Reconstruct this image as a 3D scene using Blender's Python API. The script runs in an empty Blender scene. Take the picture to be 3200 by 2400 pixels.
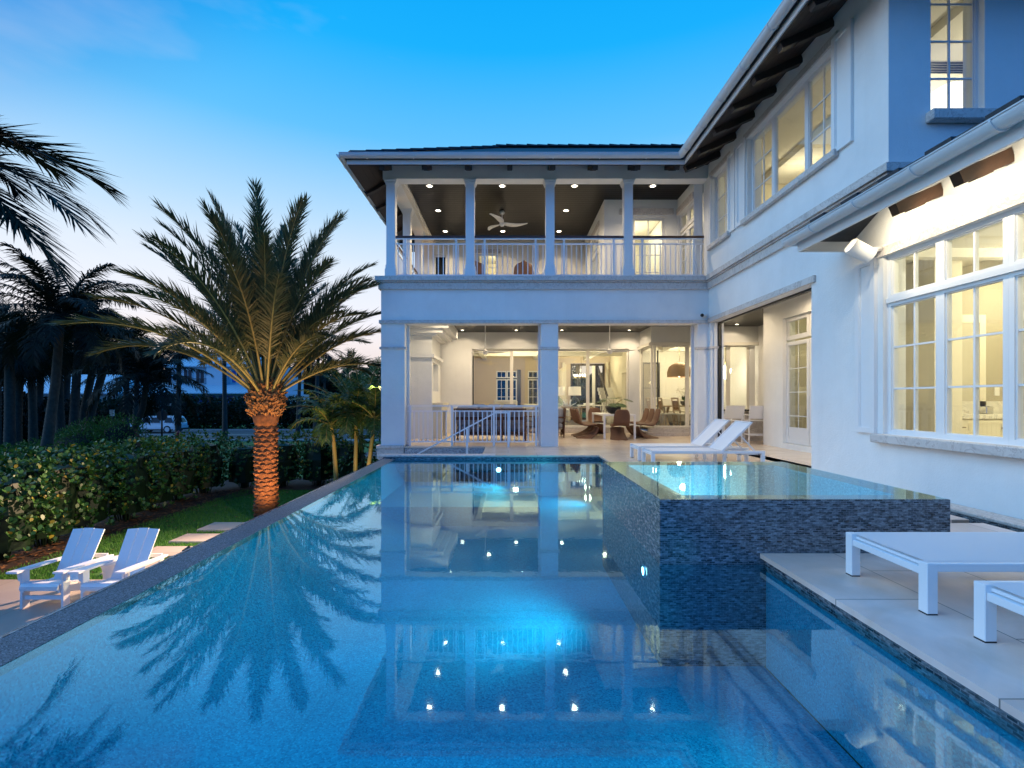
import bpy, math, random
from mathutils import Vector, Matrix
R = math.radians
random.seed(7)
SC = bpy.context.scene
COL = SC.collection

# ---------------------------------------------------------------- camera
F, U0, V0, EYE = 1495.0, 1588.0, 1250.0, 1.15     # focal (px of a 3200 wide frame), vanishing point, eye height
cam = bpy.data.cameras.new("camera")
cam.sensor_width = 36.0
cam.lens = 36.0 * F / 3200.0
cam.shift_x = (1600 - U0) / 3200.0
cam.shift_y = (V0 - 1200) / 3200.0
cam.clip_start, cam.clip_end = 0.05, 3000
camo = bpy.data.objects.new("camera", cam)
camo.location = (0, 0, EYE)
camo.rotation_euler = (R(90), 0, 0)
COL.objects.link(camo)
SC.camera = camo

# ---------------------------------------------------------------- world: dusk sky
W = bpy.data.worlds.new("World")
SC.world = W
W.use_nodes = True
nt = W.node_tree
nt.nodes.clear()
def N(t, **k):
    n = nt.nodes.new(t)
    for a, b in k.items():
        setattr(n, a, b)
    return n
def ramp(cr, stops):
    while len(cr.elements) > 1:
        cr.elements.remove(cr.elements[-1])
    cr.elements[0].position, cr.elements[0].color = stops[0][0], (*stops[0][1], 1)
    for p, c in stops[1:]:
        cr.elements.new(p).color = (*c, 1)
def lin(r, g, b):
    f = lambda c: (c / 255 / 12.92) if c <= 10 else ((c / 255 + .055) / 1.055) ** 2.4
    return (f(r), f(g), f(b))
tc = N('ShaderNodeTexCoord')
sep = N('ShaderNodeSeparateXYZ')
nt.links.new(tc.outputs['Generated'], sep.inputs[0])
asn = N('ShaderNodeMath', operation='ARCSINE')
nt.links.new(sep.outputs['Z'], asn.inputs[0])
el = N('ShaderNodeMath', operation='DIVIDE')
nt.links.new(asn.outputs[0], el.inputs[0]); el.inputs[1].default_value = math.pi / 2
# west (ahead, to the left) and east (behind) gradients
rw = N('ShaderNodeValToRGB'); re_ = N('ShaderNodeValToRGB')
ramp(rw.color_ramp, [(0, lin(255, 220, 200)), (.05, lin(250, 234, 228)), (.10, lin(245, 245, 255)), (.16, lin(228, 240, 255)),
                     (.225, lin(182, 222, 255)), (.31, lin(98, 195, 255)), (.40, lin(20, 178, 255)), (.47, lin(0, 168, 252)), (1, lin(0, 115, 215))])
ramp(re_.color_ramp, [(0, (.01, .24, .85)), (.1, (.01, .32, 1.1)), (.3, (.0, .31, 1.1)), (.55, (.0, .24, .9)), (1, lin(0, 115, 215))])
for r in (rw, re_):
    nt.links.new(el.outputs[0], r.inputs[0])
dot = N('ShaderNodeVectorMath', operation='DOT_PRODUCT')
nt.links.new(tc.outputs['Generated'], dot.inputs[0])
dot.inputs[1].default_value = (-.62, .78, 0)
mr = N('ShaderNodeMapRange'); mr.interpolation_type = 'SMOOTHSTEP'
nt.links.new(dot.outputs['Value'], mr.inputs[0])
mr.inputs[1].default_value, mr.inputs[2].default_value = -.55, .55
mix = N('ShaderNodeMix', data_type='RGBA')
nt.links.new(mr.outputs[0], mix.inputs[0])
nt.links.new(re_.outputs[0], mix.inputs[6]); nt.links.new(rw.outputs[0], mix.inputs[7])
# faint dusk clouds
mp = N('ShaderNodeMapping'); mp.inputs['Scale'].default_value = (2.2, 2.2, 7)
nt.links.new(tc.outputs['Generated'], mp.inputs[0])
nz = N('ShaderNodeTexNoise'); nz.inputs['Scale'].default_value = 1.3; nz.inputs['Detail'].default_value = 5
nt.links.new(mp.outputs[0], nz.inputs[0])
cm = N('ShaderNodeMapRange'); nt.links.new(nz.outputs[0], cm.inputs[0])
cm.inputs[1].default_value, cm.inputs[2].default_value, cm.inputs[4].default_value = .56, .80, .34
d2 = N('ShaderNodeVectorMath', operation='DOT_PRODUCT'); nt.links.new(tc.outputs['Generated'], d2.inputs[0]); d2.inputs[1].default_value = (-.55, 0, .83)
m2 = N('ShaderNodeMapRange'); m2.interpolation_type = 'SMOOTHSTEP'; nt.links.new(d2.outputs['Value'], m2.inputs[0])
m2.inputs[1].default_value, m2.inputs[2].default_value, m2.inputs[4].default_value = .64, .85, .85
mix3 = N('ShaderNodeMix', data_type='RGBA'); nt.links.new(m2.outputs[0], mix3.inputs[0]); nt.links.new(mix.outputs[2], mix3.inputs[6]); mix3.inputs[7].default_value = (*lin(8, 118, 214), 1)
mix2 = N('ShaderNodeMix', data_type='RGBA')
nt.links.new(cm.outputs[0], mix2.inputs[0]); nt.links.new(mix3.outputs[2], mix2.inputs[6])
mix2.inputs[7].default_value = (*lin(205, 215, 240), 1)
bg = N('ShaderNodeBackground'); bg.inputs[1].default_value = 1.0
nt.links.new(mix2.outputs[2], bg.inputs[0])
sky = N('ShaderNodeTexSky', sky_type='NISHITA'); sky.sun_disc = False
sky.sun_elevation = R(2); sky.sun_rotation = R(-80)
bg2 = N('ShaderNodeBackground'); bg2.inputs[1].default_value = .012
nt.links.new(sky.outputs[0], bg2.inputs[0])
add = N('ShaderNodeAddShader'); nt.links.new(bg.outputs[0], add.inputs[0]); nt.links.new(bg2.outputs[0], add.inputs[1])
wo = N('ShaderNodeOutputWorld'); nt.links.new(add.outputs[0], wo.inputs[0])

# afterglow of the set sun, from the left
sl = bpy.data.lights.new("afterglow_sun", 'SUN')
sl.energy = 1.8; sl.angle = R(60); sl.color = (.38, .70, 1.0)
so = bpy.data.objects.new("afterglow_sun", sl); COL.objects.link(so)
so.rotation_euler = Vector((-.84, -.05, .54)).to_track_quat('Z', 'Y').to_euler()

SC.view_settings.view_transform = 'Standard'
SC.view_settings.look = 'None'
SC.view_settings.exposure = 0.0
SC.view_settings.gamma = 1.0
SC.render.engine = 'CYCLES'
cy = SC.cycles
cy.use_denoising = True
cy.max_bounces = 8; cy.diffuse_bounces = 4; cy.glossy_bounces = 4; cy.transparent_max_bounces = 24; cy.transmission_bounces = 4
cy.sample_clamp_indirect = 4.0; cy.sample_clamp_direct = 12.0
cy.caustics_reflective = False; cy.caustics_refractive = False

# ---------------------------------------------------------------- materials
MATS = {}
def new_mat(name):
    m = bpy.data.materials.new(name); m.use_nodes = True; m.node_tree.nodes.clear()
    MATS[name] = m
    return m, m.node_tree
class G:
    """tiny node-graph helper"""
    def __init__(s, t): s.t = t
    def n(s, typ, ins=None, **k):
        n = s.t.nodes.new(typ)
        for a, b in k.items(): setattr(n, a, b)
        for a, b in (ins or {}).items():
            i = n.inputs[a]
            if hasattr(b, 'node'): s.t.links.new(b, i)
            else: i.default_value = b
        return n
def c4(c): return (*c, 1.0)
def pmat(name, col, rough=.5, metal=0, spec=.5, bump=None, var=None, col2=None, varscale=3, coat=0, emis=None, trans=0, rvar=0):
    m, t = new_mat(name); g = G(t)
    co = g.n('ShaderNodeTexCoord').outputs['Object']
    p = g.n('ShaderNodeBsdfPrincipled', {'Roughness': rough, 'Metallic': metal, 'Specular IOR Level': spec, 'Coat Weight': coat})
    p.inputs['Base Color'].default_value = c4(col)
    if var or col2:
        nz = g.n('ShaderNodeTexNoise', {'Vector': co, 'Scale': varscale, 'Detail': 6.0, 'Roughness': .62})
        mr = g.n('ShaderNodeMapRange', {0: nz.outputs[0], 1: .32, 2: .68})
        b = col2 or tuple(min(1, c * (1 - var)) for c in col)
        mx = g.n('ShaderNodeMix', {0: mr.outputs[0], 6: c4(col), 7: c4(b)}, data_type='RGBA')
        t.links.new(mx.outputs[2], p.inputs['Base Color'])
        if rvar:
            r2 = g.n('ShaderNodeMapRange', {0: nz.outputs[0], 1: .3, 2: .7, 3: rough, 4: rough + rvar})
            t.links.new(r2.outputs[0], p.inputs['Roughness'])
    if bump:
        sc, st = bump
        nb = g.n('ShaderNodeTexNoise', {'Vector': co, 'Scale': sc, 'Detail': 3.0})
        bp = g.n('ShaderNodeBump', {'Height': nb.outputs[0], 'Strength': st, 'Distance': .01})
        t.links.new(bp.outputs[0], p.inputs['Normal'])
    if emis:
        p.inputs['Emission Color'].default_value = c4(emis[0]); p.inputs['Emission Strength'].default_value = emis[1]
    o = g.n('ShaderNodeOutputMaterial', {0: p.outputs[0]})
    return m
def stuccomat():
    m, t = new_mat('stucco'); g = G(t)
    co = g.n('ShaderNodeTexCoord').outputs['Object']
    n1 = g.n('ShaderNodeTexNoise', {'Vector': co, 'Scale': 1.1, 'Detail': 7.0, 'Roughness': .65})
    st = g.n('ShaderNodeVectorMath', {0: co, 1: (4.0, 4.0, .3)}, operation='MULTIPLY')      # faint rain streaks
    n2 = g.n('ShaderNodeTexNoise', {'Vector': st.outputs[0], 'Scale': 1.0, 'Detail': 4.0})
    a = g.n('ShaderNodeMapRange', {0: n1.outputs[0], 1: .3, 2: .7, 3: .90, 4: 1.0})
    b = g.n('ShaderNodeMapRange', {0: n2.outputs[0], 1: .54, 2: .78, 3: 1.0, 4: .965})
    ml = g.n('ShaderNodeMath', {0: a.outputs[0], 1: b.outputs[0]}, operation='MULTIPLY')
    cl = g.n('ShaderNodeVectorMath', {0: (.82, .82, .81), 'Scale': ml.outputs[0]}, operation='SCALE')
    n3 = g.n('ShaderNodeTexNoise', {'Vector': co, 'Scale': 55.0, 'Detail': 5.0, 'Roughness': .7})
    n4 = g.n('ShaderNodeTexNoise', {'Vector': co, 'Scale': 4.5, 'Detail': 3.0, 'Distortion': .8})
    b0 = g.n('ShaderNodeBump', {'Height': n4.outputs[0], 'Strength': .4, 'Distance': .012})
    bp = g.n('ShaderNodeBump', {'Height': n3.outputs[0], 'Strength': .8, 'Distance': .006, 'Normal': b0.outputs[0]})
    p = g.n('ShaderNodeBsdfPrincipled', {'Base Color': cl.outputs[0], 'Roughness': .88, 'Normal': bp.outputs[0]})
    g.n('ShaderNodeOutputMaterial', {0: p.outputs[0]})
stuccomat()
pmat('paint_white', (.80, .80, .80), .42, bump=(14, .04), var=.03, varscale=2)
pmat('paint_cream', (.74, .70, .62), .6, bump=(60, .08), var=.04)
pmat('trim_white', (.72, .72, .73), .35, var=.03)
pmat('gutter_white', (.60, .63, .66), .30, bump=(3, .05), var=.06, varscale=2.5)
pmat('alu_white', (.84, .84, .85), .38, var=.02, bump=(200, .03))
pmat('lumber_white', (.80, .80, .80), .5, bump=(40, .06), var=.04)
pmat('cream_drawer', (.72, .66, .50), .45, var=.03)
pmat('wood_brown', (.085, .036, .017), .5, var=.35, varscale=9, bump=(30, .1))
pmat('wood_dark', (.035, .022, .017), .5, var=.4, varscale=6, bump=(20, .1))
pmat('wood_rail', (.10, .035, .015), .35, var=.3, varscale=5)
pmat('wood_pale', (.42, .32, .21), .55, var=.2, varscale=6)
pmat('rattan', (.115, .05, .028), .6, var=.35, varscale=25)
pmat('cushion_grey', (.34, .35, .36), .95, bump=(160, .25), var=.12)
pmat('cushion_pale', (.62, .58, .50), .95, bump=(160, .25), var=.08)
pmat('black_metal', (.012, .012, .013), .4)
pmat('dark_glass', (.01, .012, .014), .06)
pmat('black_foot', (.01, .01, .01), .7)
pmat('chrome', (.7, .7, .7), .12, metal=1)
pmat('brass', (.42, .33, .18), .25, metal=1)
pmat('stone_step', (.40, .37, .33), .8, bump=(30, .15), var=.15, varscale=4)
pmat('mulch', (.045, .02, .012), .95, bump=(25, .9), var=.6, varscale=20)
pmat('asphalt', (.060, .065, .072), .75, bump=(60, .3), var=.3, varscale=1)
pmat('road_line', (.55, .55, .50), .7)
pmat('concrete', (.40, .40, .40), .85, bump=(40, .2), var=.2)
pmat('trunk_grey', (.06, .052, .045), .9, bump=(18, .8), var=.5, varscale=7)
pmat('trunk_brown', (.17, .066, .026), .9, bump=(28, .9), col2=(.05, .02, .010), varscale=8)
pmat('boot_tan', (.33, .17, .06), .8, bump=(40, .6), col2=(.12, .04, .015), varscale=12)
pmat('fibre', (.24, .10, .035), .85, var=.6, varscale=20)
pmat('stem_green', (.20, .22, .05), .5, col2=(.33, .20, .07), varscale=3)
pmat('petiole', (.27, .235, .08), .5, var=.35, varscale=4)
pmat('car_paint', (.72, .74, .78), .25, coat=.7)
pmat('red_paint', (.35, .03, .03), .45)
pmat('tail_red', (.25, .01, .01), .2)
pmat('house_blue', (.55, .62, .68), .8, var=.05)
pmat('shutter_blue', (.02, .10, .38), .5)
pmat('metal_roof', (.50, .62, .70), .35, metal=.3, var=.08)
pmat('soil', (.03, .02, .014), .95, bump=(30, .6), var=.4)
pmat('tile_roof', (.020, .024, .032), .55, var=.5, varscale=7, bump=(22, .5))
pmat('granite', (.05, .05, .05), .2, var=.5, varscale=60)
pmat('pot_black', (.012, .012, .012), .5)
pmat('ceramic', (.25, .33, .33), .12)
pmat('lamp_shade', (.80, .74, .62), .8, emis=((1, .85, .6), .25))
pmat('basket', (.34, .20, .10), .8, var=.5, varscale=50, bump=(70, .6))
pmat('sign_white', (.75, .75, .75), .5)
pmat('sign_green', (.02, .10, .06), .5)
pmat('mirror', (.5, .46, .36), .15)
pmat('linen_wall', (.42, .37, .26), .9, var=.12, varscale=40)
pmat('room_wall', (.72, .66, .52), .85, var=.03)
pmat('room_beige', (.60, .50, .38), .85, var=.04)
pmat('room_white', (.74, .71, .64), .8, var=.02)
pmat('oak_floor', (.11, .075, .05), .35, var=.3, varscale=4)

def emat(name, col, s):
    m, t = new_mat(name); g = G(t)
    e = g.n('ShaderNodeEmission', {'Color': c4(col), 'Strength': s})
    g.n('ShaderNodeOutputMaterial', {0: e.outputs[0]})
emat('glow_warm', (1, .86, .62), 26)
emat('glow_bulb', (1, .9, .68), 14)
emat('glow_dome', (1, .93, .75), 2.2)
emat('glow_water', (.55, .95, 1), 14)

def leafmat(name, c1, c2, rough=.45, rare=None, transl=.25, spec=.4):
    m, t = new_mat(name); g = G(t)
    geo = g.n('ShaderNodeNewGeometry')
    stops = g.n('ShaderNodeValToRGB', {0: geo.outputs['Random Per Island']})
    st = [(0, c1), (.75, c2)]
    if rare: st += [(.90, c2), (.94, rare), (1, rare)]
    ramp(stops.color_ramp, st)
    p = g.n('ShaderNodeBsdfPrincipled', {'Base Color': stops.outputs[0], 'Roughness': rough, 'Specular IOR Level': spec})
    tl = g.n('ShaderNodeBsdfTranslucent', {'Color': stops.outputs[0]})
    mx = g.n('ShaderNodeMixShader', {0: transl, 1: p.outputs[0], 2: tl.outputs[0]})
    g.n('ShaderNodeOutputMaterial', {0: mx.outputs[0]})
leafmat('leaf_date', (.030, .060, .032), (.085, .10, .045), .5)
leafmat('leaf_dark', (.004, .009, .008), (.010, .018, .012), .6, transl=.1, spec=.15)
leafmat('leaf_palm', (.025, .07, .02), (.07, .14, .035), .45)
leafmat('leaf_clusia', (.012, .055, .012), (.05, .145, .025), .42, rare=(.30, .24, .03), transl=.12)
leafmat('leaf_bush', (.025, .08, .015), (.08, .18, .025), .5)
leafmat('leaf_hedge_dark', (.006, .016, .009), (.016, .036, .015), .4, transl=.08, spec=.25)
leafmat('grass_blade', (.035, .14, .012), (.10, .28, .035), .6, transl=.2)
leafmat('leaf_litter', (.10, .04, .015), (.22, .10, .04), .7, transl=0)
leafmat('petal', (.6, .58, .5), (.8, .78, .72), .5)

def speckle(name, base, dark, light, scale=160, rough=.6, bump=.4):
    m, t = new_mat(name); g = G(t)
    co = g.n('ShaderNodeTexCoord').outputs['Object']
    v = g.n('ShaderNodeTexVoronoi', {'Vector': co, 'Scale': scale})
    sx = g.n('ShaderNodeSeparateColor', {0: v.outputs['Color']})
    r = g.n('ShaderNodeValToRGB', {0: sx.outputs[0]})
    ramp(r.color_ramp, [(0, dark), (.22, dark), (.34, base), (.8, base), (.92, light), (1, light)])
    nz = g.n('ShaderNodeTexNoise', {'Vector': co, 'Scale': 1.3, 'Detail': 4.0})
    ml = g.n('ShaderNodeMapRange', {0: nz.outputs[0], 1: .3, 2: .7, 3: .82, 4: 1.1})
    mx = g.n('ShaderNodeVectorMath', {0: r.outputs[0], 'Scale': ml.outputs[0]}, operation='SCALE')
    bp = g.n('ShaderNodeBump', {'Height': v.outputs['Distance'], 'Strength': bump, 'Distance': .004})
    p = g.n('ShaderNodeBsdfPrincipled', {'Base Color': mx.outputs[0], 'Roughness': rough, 'Normal': bp.outputs[0]})
    g.n('ShaderNodeOutputMaterial', {0: p.outputs[0]})
speckle('rim_aggregate', (.16, .17, .19), (.04, .045, .055), (.34, .35, .37), 190, .35)
speckle('riser_aggregate', (.42, .43, .45), (.16, .16, .17), (.62, .62, .62), 60, .7)
speckle('plaster', (.008, .29, .42), (.004, .18, .30), (.03, .40, .54), 105, .6, .2)
speckle('spa_plaster', (.12, .42, .50), (.05, .26, .36), (.30, .62, .70), 90, .6, .2)

def bricks(name, axes, w, h, c1, c2, mortar, msize=.06, rough=.25, spec=.6, metal=0, bump=.5, offset=.5, lum=1.0, extra=True, rot=0):
    """axes: which object axes run along the tile rows and up them"""
    m, t = new_mat(name); g = G(t)
    co = g.n('ShaderNodeTexCoord').outputs['Object']
    s = g.n('ShaderNodeSeparateXYZ', {0: co})
    cb = g.n('ShaderNodeCombineXYZ', {0: s.outputs[axes[0]], 1: s.outputs[axes[1]]})
    b = g.n('ShaderNodeTexBrick', {'Vector': cb.outputs[0], 'Color1': c4(c1), 'Color2': c4(c2), 'Mortar': c4(mortar), 'Scale': 1.0,
            'Mortar Size': msize * h, 'Mortar Smooth': .1, 'Bias': 0.0, 'Brick Width': w, 'Row Height': h}, offset=offset)
    col = b.outputs[0]
    if extra:
        sc = g.n('ShaderNodeVectorMath', {0: cb.outputs[0], 1: (.8 / w, .8 / h, 1)}, operation='MULTIPLY')
        nz = g.n('ShaderNodeTexNoise', {'Vector': sc.outputs[0], 'Scale': 1.0, 'Detail': 2.0, 'Roughness': .8})
        mr = g.n('ShaderNodeMapRange', {0: nz.outputs[0], 1: .3, 2: .72, 3: .25 * lum, 4: 2.2 * lum})
        mx = g.n('ShaderNodeVectorMath', {0: col, 'Scale': mr.outputs[0]}, operation='SCALE')
        col = mx.outputs[0]
    bp = g.n('ShaderNodeBump', {'Height': b.outputs['Fac'], 'Strength': bump, 'Distance': .002}, invert=True)
    p = g.n('ShaderNodeBsdfPrincipled', {'Base Color': col, 'Roughness': rough, 'Specular IOR Level': spec, 'Metallic': metal, 'Normal': bp.outputs[0]})
    g.n('ShaderNodeOutputMaterial', {0: p.outputs[0]})
for nm, ax in (('mosaic_x', (1, 2)), ('mosaic_y', (0, 2)), ('mosaic_z', (1, 0))):
    bricks(nm, ax, .042, .0155, (.010, .018, .028), (.18, .21, .235), (.17, .19, .21), .12, .20, .7, .1, lum=.95)

def tiles(name, w, h, c1, c2, mortar, rough=.3, swap=False, bumpd=.0015, off=.5, tan=.12, mot=(.95, 1.03), rvar=.03):
    m, t = new_mat(name); g = G(t)
    co = g.n('ShaderNodeTexCoord').outputs['Object']
    s = g.n('ShaderNodeSeparateXYZ', {0: co})
    a, b_ = (1, 0) if swap else (0, 1)
    cb = g.n('ShaderNodeCombineXYZ', {0: s.outputs[a], 1: s.outputs[b_]})
    b = g.n('ShaderNodeTexBrick', {'Vector': cb.outputs[0], 'Color1': c4(c1), 'Color2': c4(c2), 'Mortar': c4(mortar), 'Scale': 1.0,
            'Mortar Size': .0042, 'Mortar Smooth': .3, 'Bias': 0.0, 'Brick Width': w, 'Row Height': h}, offset=off)
    n1 = g.n('ShaderNodeTexNoise', {'Vector': co, 'Scale': 1.7, 'Detail': 8.0, 'Roughness': .6, 'Distortion': .6})
    m1 = g.n('ShaderNodeMapRange', {0: n1.outputs[0], 1: .3, 2: .7, 3: mot[0], 4: mot[1]})
    n3 = g.n('ShaderNodeTexNoise', {'Vector': co, 'Scale': .9, 'Detail': 5.0, 'Roughness': .6, 'Distortion': 1.2})
    m3 = g.n('ShaderNodeMapRange', {0: n3.outputs[0], 1: .48, 2: .70, 3: 0.0, 4: tan})
    tn = g.n('ShaderNodeMix', {0: m3.outputs[0], 6: b.outputs[0], 7: c4((c1[0] * .82, c1[1] * .70, c1[2] * .52))}, data_type='RGBA')
    mx = g.n('ShaderNodeVectorMath', {0: tn.outputs[2], 'Scale': m1.outputs[0]}, operation='SCALE')
    m2 = g.n('ShaderNodeMapRange', {0: n1.outputs[0], 1: .3, 2: .7, 3: rough - rvar, 4: rough + rvar})
    bp = g.n('ShaderNodeBump', {'Height': b.outputs['Fac'], 'Strength': .6, 'Distance': bumpd}, invert=True)
    p = g.n('ShaderNodeBsdfPrincipled', {'Base Color': mx.outputs[0], 'Roughness': m2.outputs[0], 'Normal': bp.outputs[0]})
    g.n('ShaderNodeOutputMaterial', {0: p.outputs[0]})
tiles('patio_tile', 1.22, .61, (.66, .54, .43), (.70, .58, .47), (.40, .33, .27), .24)
tiles('deck_tile', .92, .61, (.80, .60, .51), (.93, .74, .66), (.27, .21, .18), .42, swap=True, tan=.55, mot=(.82, 1.08), rvar=.12)
tiles('terrace_tile', 1.2, 1.2, (.40, .33, .28), (.45, .38, .33), (.2, .17, .15), .5, off=0)
def planks(name, axis, w, c, rough=.35, dark=.35, bd=.006, spec=.5):
    m, t = new_mat(name); g = G(t)
    co = g.n('ShaderNodeTexCoord').outputs['Object']
    s = g.n('ShaderNodeSeparateXYZ', {0: co})
    md = g.n('ShaderNodeMath', {0: s.outputs[axis], 1: w}, operation='MODULO')
    ab = g.n('ShaderNodeMath', {0: md.outputs[0]}, operation='ABSOLUTE')
    gr = g.n('ShaderNodeMapRange', {0: ab.outputs[0], 1: 0.0, 2: w * .1, 3: 0.0, 4: 1.0})
    nz = g.n('ShaderNodeTexNoise', {'Vector': co, 'Scale': 3.0, 'Detail': 5.0})
    mx = g.n('ShaderNodeMix', {0: gr.outputs[0], 6: c4([x * dark for x in c]), 7: c4(c)}, data_type='RGBA')
    bp = g.n('ShaderNodeBump', {'Height': gr.outputs[0], 'Strength': .7, 'Distance': bd})
    p = g.n('ShaderNodeBsdfPrincipled', {'Base Color': mx.outputs[2], 'Roughness': rough, 'Specular IOR Level': spec, 'Normal': bp.outputs[0]})
    g.n('ShaderNodeOutputMaterial', {0: p.outputs[0]})
planks('ceiling_plank', 1, .13, (.011, .0085, .007), .30, spec=.2)
planks('soffit_plank', 0, .13, (.022, .012, .009), .6)
planks('bahama_louver', 2, .05, (.02, .10, .38), .5)
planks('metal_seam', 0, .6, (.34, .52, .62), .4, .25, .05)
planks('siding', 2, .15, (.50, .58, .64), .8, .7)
planks('wicker', 2, .022, (.15, .070, .038), .65, .4, .006)

def stone(name, c, vein):
    m, t = new_mat(name); g = G(t)
    co = g.n('ShaderNodeTexCoord').outputs['Object']
    n1 = g.n('ShaderNodeTexNoise', {'Vector': co, 'Scale': 3.2, 'Detail': 9.0, 'Roughness': .68, 'Distortion': 1.6})
    r = g.n('ShaderNodeValToRGB', {0: n1.outputs[0]})
    ramp(r.color_ramp, [(0, c), (.44, c), (.485, vein), (.50, c), (.60, tuple(x * .86 for x in c)), (.66, vein), (.68, c), (1, c)])
    n2 = g.n('ShaderNodeTexNoise', {'Vector': co, 'Scale': 45.0, 'Detail': 2.0})
    bp = g.n('ShaderNodeBump', {'Height': n2.outputs[0], 'Strength': .3, 'Distance': .004})
    p = g.n('ShaderNodeBsdfPrincipled', {'Base Color': r.outputs[0], 'Roughness': .7, 'Normal': bp.outputs[0]})
    g.n('ShaderNodeOutputMaterial', {0: p.outputs[0]})
stone('travertine', (.62, .58, .55), (.40, .35, .33))
stone('marble_top', (.72, .68, .58), (.42, .38, .30))

def fabricmesh():
    m, t = new_mat('sling_mesh'); g = G(t)
    co = g.n('ShaderNodeTexCoord').outputs['Object']
    nb = g.n('ShaderNodeTexNoise', {'Vector': co, 'Scale': 260.0})
    bp = g.n('ShaderNodeBump', {'Height': nb.outputs[0], 'Strength': .3, 'Distance': .002})
    p = g.n('ShaderNodeBsdfPrincipled', {'Base Color': (.82, .82, .83, 1), 'Roughness': .6, 'Normal': bp.outputs[0]})
    tr = g.n('ShaderNodeBsdfTranslucent', {'Color': (.8, .8, .82, 1)})
    mx = g.n('ShaderNodeMixShader', {0: .15, 1: p.outputs[0], 2: tr.outputs[0]})
    g.n('ShaderNodeOutputMaterial', {0: mx.outputs[0]})
fabricmesh()

def two_sided(g, ior):
    # same reflectance from either side of a thin sheet
    bf = g.n('ShaderNodeNewGeometry').outputs['Backfacing']
    return g.n('ShaderNodeMapRange', {0: bf, 1: 0.0, 2: 1.0, 3: ior, 4: 1.0 / ior}).outputs[0]
def glass(name, tint=(.95, .97, .95), ior=1.5, rough=0.0):
    m, t = new_mat(name); g = G(t)
    fr = g.n('ShaderNodeFresnel', {'IOR': two_sided(g, ior)})
    tr = g.n('ShaderNodeBsdfTransparent', {'Color': c4(tint)})
    gl = g.n('ShaderNodeBsdfGlossy', {'Color': (1, 1, 1, 1), 'Roughness': rough})
    mx = g.n('ShaderNodeMixShader', {0: fr.outputs[0], 1: tr.outputs[0], 2: gl.outputs[0]})
    g.n('ShaderNodeOutputMaterial', {0: mx.outputs[0]})
glass('pane_glass', (.97, .985, .96), 1.45)
glass('vase_glass', (.75, .85, .85), 1.5)

def water(name, tint, ior, bumps, dist, rough=.01):
    m, t = new_mat(name); g = G(t)
    co = g.n('ShaderNodeTexCoord').outputs['Object']
    n1 = g.n('ShaderNodeTexNoise', {'Vector': co, 'Scale': bumps[0], 'Detail': 2.0})
    n2 = g.n('ShaderNodeTexNoise', {'Vector': co, 'Scale': bumps[1], 'Detail': 1.0})
    ad = g.n('ShaderNodeMath', {0: n1.outputs[0], 1: bumps[2]}, operation='MULTIPLY')
    a2 = g.n('ShaderNodeMath', {0: n2.outputs[0], 1: ad.outputs[0]}, operation='ADD')
    bp = g.n('ShaderNodeBump', {'Height': a2.outputs[0], 'Strength': 1.0, 'Distance': dist})
    # reflectance rises from f0 with a soft power curve towards grazing view
    inc = g.n('ShaderNodeNewGeometry').outputs['Incoming']
    dt = g.n('ShaderNodeVectorMath', {0: inc, 1: bp.outputs[0]}, operation='DOT_PRODUCT')
    ab = g.n('ShaderNodeMath', {0: dt.outputs['Value']}, operation='ABSOLUTE')
    om = g.n('ShaderNodeMath', {0: 1.0, 1: ab.outputs[0]}, operation='SUBTRACT'); om.use_clamp = True
    pw = g.n('ShaderNodeMath', {0: om.outputs[0], 1: 2.3}, operation='POWER')
    fr = g.n('ShaderNodeMath', {0: pw.outputs[0], 1: .80 * ior, 2: .02}, operation='MULTIPLY_ADD'); fr.use_clamp = True
    tr = g.n('ShaderNodeBsdfTransparent', {'Color': c4(tint)})
    gl = g.n('ShaderNodeBsdfGlossy', {'Color': (.60, .88, 1, 1), 'Roughness': rough, 'Normal': bp.outputs[0]})
    mx = g.n('ShaderNodeMixShader', {0: fr.outputs[0], 1: tr.outputs[0], 2: gl.outputs[0]})
    g.n('ShaderNodeOutputMaterial', {0: mx.outputs[0]})
water('pool_water', (.60, .94, 1.0), 1.0, (2.5, 14.0, 1.0), .00017, .028)
water('spa_water', (.85, .98, 1.0), .85, (3.0, 18.0, 1.0), .0001, .015)

def lawn():
    m, t = new_mat('lawn'); g = G(t)
    co = g.n('ShaderNodeTexCoord').outputs['Object']
    n1 = g.n('ShaderNodeTexNoise', {'Vector': co, 'Scale': 1.1, 'Detail': 8.0, 'Roughness': .7})
    r = g.n('ShaderNodeValToRGB', {0: n1.outputs[0]})
    ramp(r.color_ramp, [(.3, (.026, .095, .010)), (.7, (.065, .19, .022))])
    n2 = g.n('ShaderNodeTexNoise', {'Vector': co, 'Scale': 90.0, 'Detail': 4.0})
    bp = g.n('ShaderNodeBump', {'Height': n2.outputs[0], 'Strength': 1.0, 'Distance': .03})
    p = g.n('ShaderNodeBsdfPrincipled', {'Base Color': r.outputs[0], 'Roughness': .9, 'Normal': bp.outputs[0]})
    g.n('ShaderNodeOutputMaterial', {0: p.outputs[0]})
lawn()

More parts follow.
